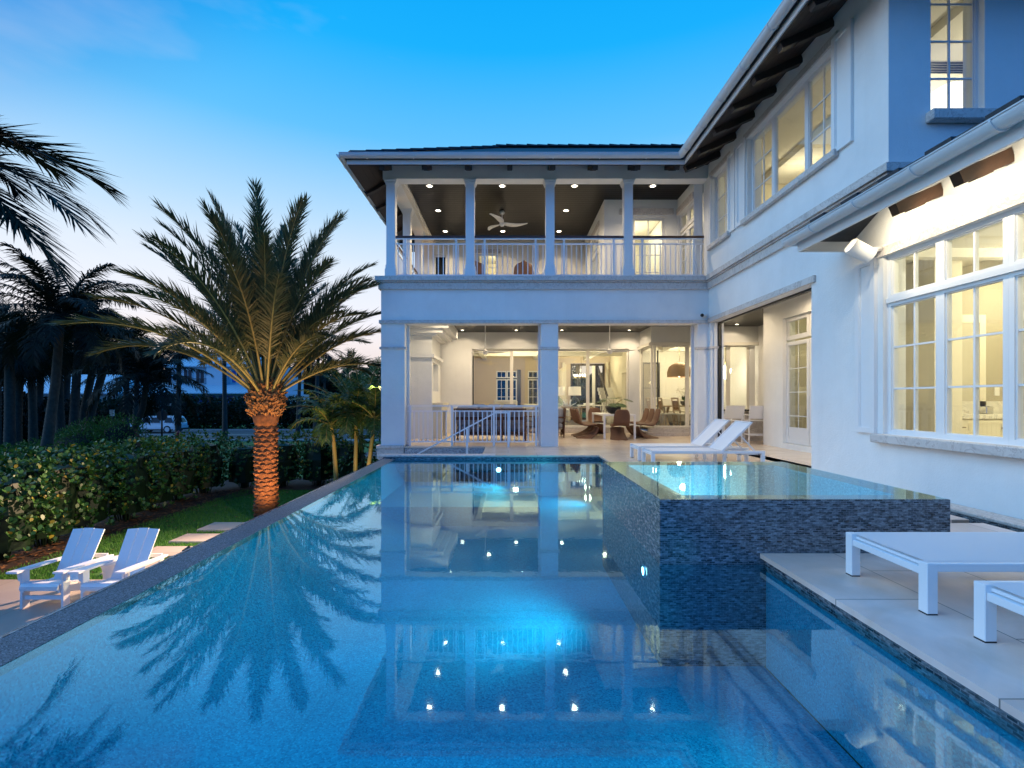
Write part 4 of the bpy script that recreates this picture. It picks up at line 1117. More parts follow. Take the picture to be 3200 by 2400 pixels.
# ---- the big date palm
PX, PY = -6.30, 12.45
palm = thing('date_palm', 'big uplit date palm with diamond scarred trunk and feathery fan crown beside the pool', 'palm tree', (PX, PY, GZ))
rg = random.Random(11)
HT = 2.45   # scarred trunk height
tr = MB()
prof = []
nz_ = 26
tr.tube([(0, 0, -.05), (0, 0, .6), (0, 0, 1.5), (0, 0, HT), (0, 0, HT + .9)], [.265, .25, .245, .245, .245], 18)
trunk = tr.build('trunk', 'trunk_brown', palm)
bo = MB(); row = 0; z = .05
while z < HT:
    n = 9
    for k in range(n):
        a = 2 * math.pi * (k + (.5 if row % 2 else 0)) / n + rg.uniform(-.04, .04)
        c, s = math.cos(a), math.sin(a); rad = .238; out = rg.uniform(.045, .095); hw = rg.uniform(.095, .125); hh = rg.uniform(.06, .088)
        R_ = Vector((c, s, 0)); T = Vector((-s, c, 0)); Z = Vector((0, 0, 1)); o = R_ * rad + Z * (z + rg.uniform(-.022, .022))
        tip = R_ * out
        vs = [o - T * hw + R_ * -.02, o - Z * hh * .9 + R_ * .015, o + T * hw + R_ * -.02, o + Z * hh * .8 + R_ * -.01,
              o - T * hw * .55 + tip * .72 + Z * .004, o - Z * hh * .42 + tip * .8, o + T * hw * .55 + tip * .72 + Z * .004, o + Z * hh * .30 + tip]
        bo.add(vs, [(0, 1, 5, 4), (1, 2, 6, 5), (2, 3, 7, 6), (3, 0, 4, 7), (4, 5, 6, 7)])
    z += .115; row += 1
bo.build('trunk_scars', 'trunk_brown', palm)
# smooth collar then shaggy boots
palm_top = HT + 1.15
MB().tube([(0, 0, HT - .02), (0, 0, HT + .08), (0, 0, HT + .2), (0, 0, HT + .32)], [.255, .29, .315, .345], 20).build('collar', 'trunk_brown', palm)
bt = MB()
for k in range(560):
    a = rg.random() * 6.283; z = HT + .22 + rg.random() * .85; c, s = math.cos(a), math.sin(a)
    R_ = Vector((c, s, 0)); T = Vector((-s, c, 0)); rad = .335 + .07 * math.sin((z - HT - .2) / .9 * math.pi)
    o = R_ * (rad - .05) + Vector((0, 0, z)); d = (R_ * rg.uniform(.25, .8) + Vector((0, 0, rg.uniform(.1, 1))) + T * rg.uniform(-.7, .7)).normalized()
    l = rg.uniform(.08, .19); w = rg.uniform(.02, .05); sd = d.cross(R_).normalized(); th = d.cross(sd).normalized() * .012
    vs = [o - sd * w, o + sd * w, o + d * l + sd * w * .6, o + d * l - sd * w * .6]
    bt.add([v + th for v in vs] + [v - th for v in vs], [(0, 1, 2, 3), (7, 6, 5, 4), (0, 4, 5, 1), (1, 5, 6, 2), (2, 6, 7, 3), (3, 7, 4, 0)])
bt.build('boots', 'boot_tan', palm)
MB().tube([(0, 0, HT + .15), (0, 0, HT + .5), (0, 0, HT + .9), (0, 0, HT + 1.25)], [.30, .355, .35, .24], 18).build('boot_core', 'trunk_brown', palm)
fb = MB()
for k in range(700):
    a = rg.random() * 6.283; z = HT + .2 + rg.random() * 1.0; c, s = math.cos(a), math.sin(a)
    o = Vector((c * .37, s * .37, z)); d = Vector((c * rg.uniform(.3, 1), s * rg.uniform(.3, 1), rg.uniform(-.6, 1))).normalized() * rg.uniform(.04, .14)
    t = Vector((-s, c, 0)) * .003
    fb.add([o - t, o + t, o + d], [(0, 1, 2)])
fb.build('fibres', 'fibre', palm)
nf = 62
for k in range(nf):
    az = k * 2.39996 + rg.uniform(-.2, .2)
    t = k / (nf - 1)
    el = R(35 + 51 * (t ** .8)) + rg.uniform(-.10, .10)
    L_ = rg.uniform(4.0, 4.8) * (1 - .14 * (1 - t))
    if math.cos(az) > .6 and el < R(60): L_ *= .86
    if el > R(72): L_ = rg.uniform(4.1, 4.8)
    dr_ = R(62) * (1 - t * .55) + rg.uniform(-.15, .25)
    base = Vector((math.cos(az) * (.30 - .2 * t), math.sin(az) * (.30 - .2 * t), HT + .80 + .35 * t))
    m, r = frond(rg, L_, el, az, dr_, leaf=.64, n=128, w=.028, bare=.24, vee=.35, ang0=50, ang1=18, sag=.14, base=base, rw=.034, plume=.5)
    o = m.build('frond', 'leaf_date', palm)
    r.build('midrib', 'petiole', o)

# generic feather palms (coconut style) -------------------------------------
def feather_palm(name, label, loc, pts, r, nf, L, leaf, seed, n=46, group=None, leafm='leaf_dark', trunkm='trunk_grey', el0=-25, el1=75, droop=75, sag=.7, w=.035, vee=-.1, rmat='leaf_dark', rw=.025):
    rg = random.Random(seed)
    t = thing(name, label, 'palm tree', loc, 0, group)
    bark_rings(MB(), pts, r, 10, .14, .05).build('trunk', trunkm, t)
    top = Vector(pts[-1])
    fm, rm = MB(), MB()
    for k in range(nf):
        u = k / (nf - 1)
        frond(rg, L * rg.uniform(.85, 1.05), R(el0 + (el1 - el0) * u), k * 2.4 + rg.uniform(-.3, .3), R(droop) * (1.1 - .5 * u), leaf, n, w, .12, vee, 70, 35, sag, top, rw, mb=fm, rach=rm)
    rm.build('midribs', rmat, t)
    fm.build('crown', leafm, t)
    return t
def fan_palm(name, label, loc, pts, r, nf, seed, group=None, leafm='leaf_dark', size=1.0):
    rg = random.Random(seed)
    t = thing(name, label, 'palm tree', loc, 0, group)
    bark_rings(MB(), pts, r, 9, .18, .08).build('trunk', 'trunk_grey', t)
    top = Vector(pts[-1]); m = MB()
    for k in range(nf):
        az = k * 2.4; e = R(-60 + 135 * k / (nf - 1)); D = Vector((math.cos(az) * math.cos(e), math.sin(az) * math.cos(e), math.sin(e)))
        L_ = rg.uniform(.75, 1.1) * size; hub = top + D * L_ * .9
        m.tube([top, top.lerp(hub, .5) + Vector((0, 0, .05)), hub], [.02, .015, .012], 4, caps=False)
        S_ = D.cross(Vector((0, 0, 1))).normalized(); Nn = S_.cross(D).normalized()
        for j in range(30):
            a = R(-125 + 250 * j / 29 + rg.uniform(-3, 3)); d = (D * math.cos(a) + S_ * math.sin(a) + Nn * .15).normalized()
            l = .85 * size * (1 - .25 * abs(a) / 2.2) * rg.uniform(.85, 1.1)
            s2 = d.cross(Nn).normalized() * .028; mid = hub + d * l * .6; tip = mid + (d - Vector((0, 0, rg.uniform(.5, 1.6)))).normalized() * l * .45
            m.add([hub, mid - s2, tip, mid + s2], [(0, 1, 2, 3)])
    m.build('crown', leafm, t)
    return t
def pbase(u, Y): return ((u - U0) / F * Y, Y, 0)
def zat(v, Y): return EYE + (V0 - v) / F * Y

# overhanging palm just outside the left of the frame
px_, py_ = -9.55, 7.0
ov = thing('coconut_palm', 'near palm at the far left, only its dark drooping fronds reach into the sky', 'palm tree', (px_, py_, GZ))
rg = random.Random(21)
bark_rings(MB(), [(-.2, 0, 0), (-.25, 0, 2.5), (0, 0, 7.05)], [.19, .16, .13], 10).build('trunk', 'trunk_grey', ov)
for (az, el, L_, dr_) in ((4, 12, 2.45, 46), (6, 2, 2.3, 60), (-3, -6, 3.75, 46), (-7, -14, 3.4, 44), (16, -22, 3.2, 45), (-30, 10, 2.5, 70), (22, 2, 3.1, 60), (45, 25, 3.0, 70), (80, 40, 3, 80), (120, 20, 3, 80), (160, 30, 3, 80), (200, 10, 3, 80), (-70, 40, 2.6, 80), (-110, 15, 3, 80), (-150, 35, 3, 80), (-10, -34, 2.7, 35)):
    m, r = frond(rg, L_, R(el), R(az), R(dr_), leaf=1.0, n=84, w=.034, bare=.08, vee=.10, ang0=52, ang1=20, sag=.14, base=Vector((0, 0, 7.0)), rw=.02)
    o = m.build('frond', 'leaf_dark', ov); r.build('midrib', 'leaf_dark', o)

# coconut palms in the middle distance
b = P(150, 1500, 19); c = P(190, 985, 19)
feather_palm('coconut_palm', 'tall dark coconut palm leaning slightly, its grey ringed trunk nearest to the hedge', (b.x, 19, GZ), [(-.25, 0, 0), (0, 0, 1.6), (.30, 0, 3.8), (c.x - b.x, 0, c.z - GZ)], [.24, .18, .15, .13], 38, 3.3, .75, 31, n=64, w=.045, droop=88, leafm='leaf_dark')
b = P(405, 1430, 26); c = P(462, 1165, 26)
feather_palm('coconut_palm', 'coconut palm with a curved trunk left of the white car', (b.x, 26, GZ - .1), [(-.15, 0, 0), (.1, 0, 1.2), (.7, 0, 2.7), (c.x - b.x, 0, c.z - GZ)], [.26, .18, .15, .13], 34, 3.6, .8, 37, n=60, w=.05, leafm='leaf_dark')
# cluster of young palms by the corner of the house
kk = [(1052, 14.4, 1035, 1330, 'leftmost'), (1112, 14.7, 1113, 1300, 'middle'), (1150, 14.2, 1172, 1310, 'rightmost')]
for i, (ub, Y, ut, vt, w) in enumerate(kk):
    b = P(ub, 1500, Y); c = P(ut, vt, Y)
    feather_palm('christmas_palm', f'slender young palm with a green ringed stem by the house corner, {w} of three', (b.x, Y, GZ), [(0, 0, 0), (-.02, 0, .8), ((c.x - b.x) * .5, 0, 1.8), (c.x - b.x, 0, c.z - GZ)],
                 [.085, .065, .055, .05], 13, 1.45, .50, 41 + i, n=40, group='young palms by the house corner', leafm='leaf_palm', trunkm='stem_green', el0=5, el1=78, droop=105, sag=.8, w=.034, vee=.1, rmat='petiole', rw=.016)
b = P(1168, 1400, 18)
feather_palm('areca_palm', 'fine leaved areca palm rising behind the house corner', (b.x - .5, 18, GZ), [(0, 0, 0), (0, 0, 1.2), (.05, 0, 2.2)], [.09, .07, .06], 26, 3.1, .55, 55, n=56, leafm='leaf_palm', trunkm='stem_green', el0=20, el1=85, droop=60, sag=.4, w=.024, vee=.2, rmat='petiole')
# cabbage palms in the dark grove
grove = [(-10, 30, 1110, 'behind the leftmost pair'), (62, 26, 1125, 'short and bushy at the far left'), (130, 33, 1120, 'behind the tall coconut palm, to its left'), (180, 29, 1075, 'right beside the tall coconut palm'), (430, 42, 1130, 'low one near the curved palm'), (30, 24, 1070, 'far left of the grove, thick crown'), (-40, 27, 1020, 'at the left frame edge, tall'), (95, 30, 1090, 'low one behind the tall coconut palm'), (250, 27, 1010, 'upright, in front of the left neighbour roof'),
         (312, 30, 1050, 'leaning right across the left neighbour roof'), (345, 28, 1075, 'leaning right, second of the leaning pair'), (215, 34, 1085, 'short, behind the leaning pair'),
         (395, 38, 1085, 'far one between the two neighbour houses'), (560, 44, 1080, 'thin, before the white neighbour house balcony'), (700, 48, 1060, 'thin, left of the date palm trunk')]
for i, (u, Y, v, w) in enumerate(grove):
    b = P(u, 1300, Y); gz = GZ - .3 if Y < 30 else RZ
    ht = zat(v, Y) - gz; lean = [0, .2, .3, -.2, .2, 0, .3, -.2, .4, 1.3, 1.5, .3, 0, .1, -.1][i]
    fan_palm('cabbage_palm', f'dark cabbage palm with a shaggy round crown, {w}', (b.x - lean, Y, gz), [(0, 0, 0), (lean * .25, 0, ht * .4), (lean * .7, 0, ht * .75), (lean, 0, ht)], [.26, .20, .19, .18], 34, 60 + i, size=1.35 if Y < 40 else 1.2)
far = [(855, 52, 1075, 'thin, just right of the date palm trunk'), (930, 50, 1120, 'in front of the right end of the white neighbour house'), (985, 46, 1100, 'tall, right of the white neighbour house'), (1080, 60, 1150, 'small, far away above the young palms'), (1010, 75, 1165, 'smallest, on the horizon at the right')]
for i, (u, Y, v, w) in enumerate(far):
    b = P(u, 1300, Y); ht = zat(v, Y) - RZ
    feather_palm('coconut_palm', f'distant coconut palm silhouette, {w}', (b.x, Y, RZ), [(0, 0, 0), (.15, 0, ht * .5), (.3, 0, ht)], [.24, .17, .15], 20, 2.7, .8, 80 + i, n=22, w=.09, rw=.03)

# leafy masses
def leafy(name, label, cat, boxes, dens, l, w, mat, seed, group=None, rough=.18, up=.5, core=True, kind=None, corem='leaf_dark'):
    """shrub mass: leaves scattered through lumpy ellipsoids (cx,cy,cz,rx,ry,rz)"""
    rg = random.Random(seed); m = MB(); shade_core = MB()
    for (cx, cy, cz, rx, ry, rz) in boxes:
        n = int(dens * (rx * ry + ry * rz + rx * rz))
        for _ in range(n):
            d = Vector((rg.gauss(0, 1), rg.gauss(0, 1), rg.gauss(0, 1))).normalized()
            k = 1 - abs(rg.gauss(0, rough)); p = Vector((cx + d.x * rx * k, cy + d.y * ry * k, cz + d.z * rz * k))
            if p.z < GZ - .6: continue
            dd = (d + Vector((rg.gauss(0, .6), rg.gauss(0, .6), rg.gauss(0, .5) + up))).normalized()
            leaf_quad(m, p, dd, Vector((rg.gauss(0, 1), rg.gauss(0, 1), rg.gauss(0, 1))), l * rg.uniform(.7, 1.2), w * rg.uniform(.7, 1.2))
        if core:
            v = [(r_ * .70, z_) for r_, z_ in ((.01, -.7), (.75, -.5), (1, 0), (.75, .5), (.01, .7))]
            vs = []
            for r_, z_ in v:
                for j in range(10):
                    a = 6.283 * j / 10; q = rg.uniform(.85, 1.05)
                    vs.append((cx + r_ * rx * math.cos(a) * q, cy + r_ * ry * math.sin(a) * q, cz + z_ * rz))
            shade_core.add(vs, [(i*10+j, i*10+(j+1)%10, (i+1)*10+(j+1)%10, (i+1)*10+j) for i in range(4) for j in range(10)])  # dark shell standing in for the shade inside the shrub, no real twigs
    if core:
        o = thing(name, label, cat, (0, 0, 0), 0, group)
        b0 = boxes[0]; o.location = (b0[0], b0[1], min(b[2] - b[5] for b in boxes))
        m.build('foliage', mat, o, world=True); shade_core.build('branches_or_shade_core', corem, o, world=True)
    else:
        o = tag(m.build(name, mat), label, cat, group)
    if kind: o['kind'] = kind
    return o
# clusia hedge along the left and across the back, its single shrubs merging
rg = random.Random(9)
def clusia(cx, cy, r, h, seed, label, dens=330):
    rr = random.Random(seed); m = MB(); st = MB()
    gz = GZ
    # upright twigs with rosettes of round leaves
    nt_ = int(.8 * (dens * r * r * 1.5 + dens * r * h * .55))
    for _ in range(nt_):
        a = rr.random() * 6.283; k = 1 - abs(rr.gauss(0, .22)); zt = rr.random() ** .75
        rad = r * k * (1.0 if zt < .85 else (1 - (zt - .85) / .15 * .55 * rr.random()))
        p = Vector((cx + math.cos(a) * rad * 1.05, cy + math.sin(a) * rad, gz + .12 + zt * (h - .12) + rr.uniform(-.05, .08)))
        ax = Vector((math.cos(a) * .55, math.sin(a) * .55, .8 + rr.random() * .5)).normalized()
        nl = rr.choice((3, 4, 4, 5)); ph = rr.random() * 6.283
        e1 = ax.cross(Vector((1, 0, 0))).normalized(); e2 = ax.cross(e1)
        for j in range(nl):
            b_ = ph + 6.283 * j / nl; out = (e1 * math.cos(b_) + e2 * math.sin(b_))
            d = (out * rr.uniform(.5, 1.0) + ax * rr.uniform(.5, 1.0)).normalized()
            up_ = (ax - out * .6).normalized(); s = d.cross(up_).normalized()
            l = rr.uniform(.08, .13); w = l * .60
            q = [p, p + d*l*.30 + s*w*.28, p + d*l*.62 + s*w*.5, p + d*l*.90 + s*w*.36, p + d*l, p + d*l*.90 - s*w*.36, p + d*l*.62 - s*w*.5, p + d*l*.30 - s*w*.28]
            m.add(q, [tuple(range(8))])
    for _ in range(26):
        a = rr.random() * 6.283; q = rr.random() * r * .8
        st.tube([(cx + math.cos(a) * q * .3, cy + math.sin(a) * q * .3, gz), (cx + math.cos(a) * q * .7, cy + math.sin(a) * q * .7, gz + h * .5), (cx + math.cos(a) * q, cy + math.sin(a) * q, gz + h * .85)], [.018, .012, .006], 4, caps=False)
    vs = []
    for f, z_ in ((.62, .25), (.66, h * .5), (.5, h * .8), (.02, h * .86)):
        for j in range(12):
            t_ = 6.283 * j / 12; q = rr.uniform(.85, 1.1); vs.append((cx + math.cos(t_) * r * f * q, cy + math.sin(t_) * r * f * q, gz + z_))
    st.add(vs, [(i*12+j, i*12+(j+1)%12, (i+1)*12+(j+1)%12, (i+1)*12+j) for i in range(3) for j in range(12)])  # besides the stems, a dark shell modelled as the hedge's inner shade
    o = thing('hedge_shrub', label, 'hedge shrub', (cx, cy, gz), 0, 'clusia hedge round the lawn')
    m.build('foliage', 'leaf_clusia', o, world=True); st.build('branches_or_shade_core', 'leaf_hedge_dark', o, world=True)
    return o
ords = ['first', 'second', 'third', 'fourth', 'fifth', 'sixth', 'seventh', 'eighth', 'ninth', 'tenth', 'eleventh', 'twelfth']
hy = [6.2, 7.2, 8.2, 9.2, 10.2, 11.2, 12.3, 13.5, 14.7, 15.9]
for i, y in enumerate(hy):
    clusia(-9.88 - (.25 if i > 6 else 0) + rg.uniform(-.12, .12), y, .80, [1.93, 1.95, 2.0, 1.92, 2.0, 1.95, 1.98, 2.0, 1.95, 1.9][i] + rg.uniform(-.05, .1), 100 + i, f'round leaved clusia shrub in the left hedge, {ords[i]} from the near end', 330 if i < 7 else 240)
hx = [(-9.3, 16.9, 1.75), (-8.1, 17.2, 1.85), (-6.9, 17.4, 1.95), (-5.7, 17.3, 1.9), (-3.95, 16.8, 1.95), (-3.2, 15.3, 1.8)]
for i, (x, y, h) in enumerate(hx):
    clusia(x, y, .80, h, 130 + i, f'clusia shrub in the back hedge behind the date palm, {ords[i]} from the left', 220)
leafy('groundcover_shrubs', 'low dark shrubs along the foot of the infinity pool wall', 'shrubs', [(-3.2, 12.6 + k * .75, GZ + .25, .55, .5, .38) for k in range(5)] + [(-3.7, 12.2, GZ + .2, .5, .5, .3)], 900, .06, .03, 'leaf_hedge_dark', 140, kind='stuff')
# rounded bushes between road and hedge
for i, (u, Y, v0, rx, rz, w) in enumerate([(150, 25, 1365, 2.2, 1.2, 'far left one'), (250, 23.5, 1330, 1.9, 1.3, 'second from the left'), (300, 25, 1300, 1.6, 1.5, 'third from the left'), (378, 24, 1290, 1.25, 1.7, 'right one, rounded, beside the curved palm trunk'), (40, 23, 1385, 2.3, 1.1, 'outermost left, half out of view')]):
    b = P(u, v0, Y)
    leafy('bush', f'clipped green bush before the palm grove, {w}', 'bush', [(b.x, Y, b.z - rz, rx, 1.3, rz), (b.x - .7, Y + .3, b.z - rz * 1.15, rx * .7, 1.2, rz * .95)], 520, .09, .045, 'leaf_bush', 150 + i, group='bushes before the palm grove')
# tall dark hedge beyond the road and dark understorey of the grove
hb = []; rr = random.Random(4)
for k in range(26):
    hb.append((-78 + k * 3.0, 61 + rr.uniform(-.5, .5), RZ + 1.9 + rr.uniform(-.2, .2), 2.3, 1.4, 2.1 + rr.uniform(-.1, .5)))
leafy('far_hedge', 'tall dark hedge beyond the road hiding the foot of the neighbour houses', 'hedge', hb, 130, .34, .20, 'leaf_hedge_dark', 170)
hb = []
for k in range(22):
    x = -46 + k * 1.5 + rr.uniform(-.5, .5)
    hb.append((x, 33 + rr.uniform(-2, 3), GZ + .5 + rr.uniform(0, 1.0), 1.7, 1.4, 1.7 + rr.uniform(0, .8)))
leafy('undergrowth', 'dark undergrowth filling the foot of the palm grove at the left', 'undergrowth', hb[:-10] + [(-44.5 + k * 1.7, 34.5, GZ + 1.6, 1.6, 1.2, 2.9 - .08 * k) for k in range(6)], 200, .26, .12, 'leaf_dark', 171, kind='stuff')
hb = []
for k in range(60):
    x = -190 + k * 4.2
    hb.append((x, 150 + rr.uniform(-8, 8), RZ + 4, 6, 3, rr.uniform(6, 11) + (7 if x < -75 else 0)))
leafy('far_trees', 'dark line of distant trees along the horizon', 'trees', hb, 14, 1.3, .7, 'leaf_dark', 172, kind='stuff')
leafy('rear_garden', 'dark garden trees seen through the rear windows of the great room', 'trees', [(k * 1.6 - 2, 27.5, 1.2, 1.4, 1.2, 2.6) for k in range(4)], 200, .2, .1, 'leaf_hedge_dark', 173, kind='stuff')

# white picket fence showing through the hedge gap
fn = thing('picket_fence', 'low white picket fence glimpsed through the gap in the back hedge', 'fence', (-5.0, 18.4, GZ))
MB().box(-2.2, 3.2, -.02, .02, .15, .19).box(-2.2, 3.2, -.02, .02, .85, .90).build('rails', 'alu_white', fn)
for k in range(45):
    MB().box(-2.2 + k * .12, -2.175 + k * .12, -.035, -.021, .0, .95).build('picket', 'alu_white', fn)

# ================================================================ LAMPS OF THE HOUSE
WARM = (1, .80, .53)
def downlight(x, y, z, energy, label, grp, size=.068, spot=130, name='downlight'):
    t = thing(name, label, 'light', (x, y, z), 0, grp)
    MB().lathe([(size * 1.45, 0), (size * 1.45, -.008), (size, -.010), (size, -.002)], 18).build('trim_ring', 'trim_white', t)
    MB().disc((0, 0, -.004), size, 16, False).build('lens', 'glow_warm', t)
    l = lamp('downlight_beam', 'SPOT', (0, 0, -.03), energy, WARM, None, .05, spot, .8)
    l.parent = t; l.location = (0, 0, -.03); l.rotation_euler = (0, 0, 0)
    return t
bal = [(-2.06, 12.53, 'front row, left of the second column'), (-.153, 12.53, 'front row, between the second and third columns'), (1.738, 12.53, 'front row, between the third and fourth columns'), (3.79, 12.53, 'front row, rightmost bay'),
       (-2.074, 14.16, 'middle row, left'), (1.712, 14.16, 'middle row, right'), (-2.09, 15.9, 'back row, left'), (-.18, 15.9, 'back row, middle, behind the fan'), (1.69, 15.9, 'back row, right')]
for x, y, w in bal: downlight(x, y, 6.76, 130, f'glowing recessed light in the dark balcony ceiling, {w}', 'recessed lights of the balcony ceiling')
log = [(-1.55, 16.2, 'leftmost of the back row'), (.27, 16.2, 'second of the back row'), (1.82, 16.2, 'third of the back row, right of the column'), (4.1, 16.2, 'fourth of the back row'), (7.15, 14.95, 'over the bar at the far right')]
for x, y, w in log: downlight(x, y, 3.52, 80, f'recessed light in the covered patio ceiling, {w}', 'recessed lights of the covered patio', .05, 150)
for x, y in ((-1.6, 13.3), (.4, 13.3), (2.9, 13.2), (5.9, 12.6), (5.9, 10.2), (5.9, 8.9), (3.0, 14.9), (-.6, 14.9)): lamp('patio_ceiling_lamp', 'SPOT', (x, y, 3.49), 75, WARM, (x, y, 0), .05, 172, .6)
# eave spots washing the bathroom wall
for y in (5.90, 5.13, 4.36, 3.60):
    lamp('eave_spot_beam', 'SPOT', (4.50, y, 3.36), 30, (1, .87, .62), (4.97, y, 3.15), .03, 165, .8)
lamp('eave_spot_beam', 'SPOT', (4.45, 6.3, 3.40), 40, (1, .86, .60), (4.9, 6.0, 2.0), .03, 90, .7)
# rooms
def area(x, y, z, sx, e, col=(1, .86, .56)):
    return lamp('room_lamp', 'POINT', (x, y, z - .35), e * 1.3, col, None, .12)
area(7.6, 5.6, 3.2, 1.2, 110, (1, .92, .66)); area(7.0, 3.4, 3.2, 1.2, 55, (1, .92, .66)); area(8.0, 7.2, 3.2, .4, 24, (1, .92, .68))
area(7.6, 9.0, 6.7, 1.4, 60, (1, .88, .60)); area(7.4, 7.2, 6.75, .5, 6, (1, .9, .66)); area(7.0, 11.4, 6.7, .6, 24)
area(0.3, 19.6, 2.7, 1.5, 120); area(3.0, 18.0, 2.7, 1.0, 60); area(3.6, 21.8, 3.0, .8, 60)
area(6.4, 17.5, 3.2, 1.2, 80); area(6.4, 21.0, 3.1, 1.0, 60); area(8.4, 10.4, 3.2, 1.0, 28, (1, .92, .60))
area(3.8, 15.3, 6.6, .8, 50); area(0, 18.3, 6.6, 1.0, 60); area(6.4, 14.6, 6.6, 1.0, 60)
# garden uplights
lamp('palm_uplight', 'SPOT', (-5.35, 11.0, GZ + .12), 800, (1, .52, .20), (-6.25, 12.4, .5), .04, 95, .7)
lamp('palm_uplight', 'SPOT', (-7.1, 11.6, GZ + .12), 150, (1, .60, .22), (-6.4, 12.4, 1.8), .04, 62, .6)
lamp('palm_uplight', 'SPOT', (-6.2, 13.6, GZ + .12), 150, (1, .66, .28), (-6.3, 12.5, 2.2), .04, 80, .6)
lamp('palm_uplight', 'SPOT', (-4.2, 13.2, GZ + .12), 160, (1, .74, .36), (-4.6, 14.6, .8), .04, 80, .6)
lamp('garden_flood', 'SPOT', (-3.35, 13.4, 1.9), 6500, (1, .66, .42), (-7.2, 6.6, GZ), .06, 75, .8)
lamp('garden_flood', 'SPOT', (-3.35, 9.0, -.6), 430, (1, .84, .50), (-9.6, 9.6, -.6), .08, 120, .8)
for (x, y, e) in ((-6.0, 9.3, 8), (-2.9, 7.2, 5)):
    pass
pl = thing('path_light', 'small black mushroom path light at the edge of the stepping stones', 'path light', (-5.75, 8.62, GZ))
MB().tube([(0, 0, 0), (0, 0, .40)], .012, 8).build('post', 'black_metal', pl)
MB().lathe([(.02, .47), (.035, .455), (.11, .405), (.105, .398), (.012, .42)], 18).build('shade', 'black_metal', pl)
lamp('path_lamp', 'POINT', (-5.75, 8.62, GZ + .38), 1.5, (1, .7, .4), None, .03)

# ================================================================ LOUNGERS
def lounger(label, loc, flat, grp='white sun loungers'):
    L_, Wd, h, t = 1.94, .62, .276, .058
    o = thing('sun_lounger', label, 'sun lounger', loc, 0, grp)
    for x in (0, L_ - t):
        for y in (0, Wd - t):
            g = MB().box(x, x + t, y, y + t, .006, h, .003).build('leg', 'alu_white', o)
            MB().box(x + .001, x + t - .001, y + .001, y + t - .001, 0, .0055).build('foot', 'black_foot', g)
    f = MB()
    f.box(t + .0005, L_ - t - .0005, 0.001, t - .001, h - .045, h - .0005, .003).box(t + .0005, L_ - t - .0005, Wd - t + .001, Wd - .001, h - .045, h - .0005, .003)
    f.box(.006, t - .006, t + .0005, Wd - t - .0005, h - .075, h - .035, .003).box(L_ - t + .006, L_ - .006, t + .0005, Wd - t - .0005, h - .075, h - .035, .003)
    f.build('frame', 'alu_white', o)
    hx = 1.22 if not flat else 1.22
    s = MB(); n = 14
    for seg in (0,):
        vs = []; K = 10
        for i in range(n + 1):
            x = .03 + (hx - .03) * i / n
            for j in range(K + 1):
                y = t * .55 + (Wd - t * 1.1) * j / K; dz = -.012 * math.sin(math.pi * j / K) * (1 if i else .4)
                vs.append((x, y, h + .001 + dz))
        s.add(vs, [(i*(K+1)+j, (i+1)*(K+1)+j, (i+1)*(K+1)+j+1, i*(K+1)+j+1) for i in range(n) for j in range(K)], True)
    so_ = s.build('sling_seat', 'sling_mesh', o)
    MB().box(.03, .055, t * .55, Wd - t * .55, h - .03, h - .014).build('sling_bar', 'alu_white', so_)
    a = R(44) if not flat else R(2)
    Lb = .70; b = MB(); vs = []
    for i in range(n + 1):
        l = Lb * i / n
        for j in range(11):
            y = .045 + (Wd - .09) * j / 10; dz = -.014 * math.sin(math.pi * j / 10)
            vs.append((hx + math.cos(a) * l - math.sin(a) * dz, y, h + .004 + math.sin(a) * l + math.cos(a) * dz))
    b.add(vs, [(i*11+j, (i+1)*11+j, (i+1)*11+j+1, i*11+j+1) for i in range(n) for j in range(10)], True)
    bk = b.build('backrest', 'sling_mesh', o)
    e = MB()
    for y in (.035, Wd - .035): e.beam((hx, y, h), (hx + math.cos(a) * Lb, y, h + math.sin(a) * Lb), .022, .03)
    e.beam((hx + math.cos(a) * Lb, .03, h + math.sin(a) * Lb), (hx + math.cos(a) * Lb, Wd - .03, h + math.sin(a) * Lb), .03, .022)
    e.build('backrest_frame', 'alu_white', bk)
    if not flat:
        st = MB()
        for y in (.07, Wd - .07): st.beam((hx + math.cos(a) * .42, y, h + math.sin(a) * .42), (hx + .62, y, h - .055), .012, .018)
        st.beam((hx + .3, .07, h - .055), (hx + .66, .07, h - .055), .02, .03).beam((hx + .3, Wd - .07, h - .055), (hx + .66, Wd - .07, h - .055), .02, .03)
        st.box(hx + .30, hx + .33, .06, Wd - .06, h - .075, h - .04).box(hx + .62, hx + .65, .06, Wd - .06, h - .075, h - .04)
        st.build('backrest_strut', 'alu_white', o)
        for y in (.12, Wd - .12):
            w = MB().box(hx + .05, hx + .10, y - .02, y + .02, .035, h - .06).build('wheel_bracket', 'alu_white', o)
            MB().tube([(hx + .075, y - .015, .035), (hx + .075, y + .015, .035)], .034, 14).build('wheel', 'alu_white', w)
    return o
lounger('white mesh sun lounger with raised back on the far patio, nearer of the pair', (2.457, 8.18, 0), False)
lounger('white mesh sun lounger with raised back on the far patio, farther of the pair', (2.455, 9.02, 0), False)
lounger('flat white mesh sun lounger on the pool deck beside the spa', (2.237, 2.553, 0), True)
lounger('flat white mesh sun lounger cut off by the right edge of the photo', (2.255, 1.70, 0), True)

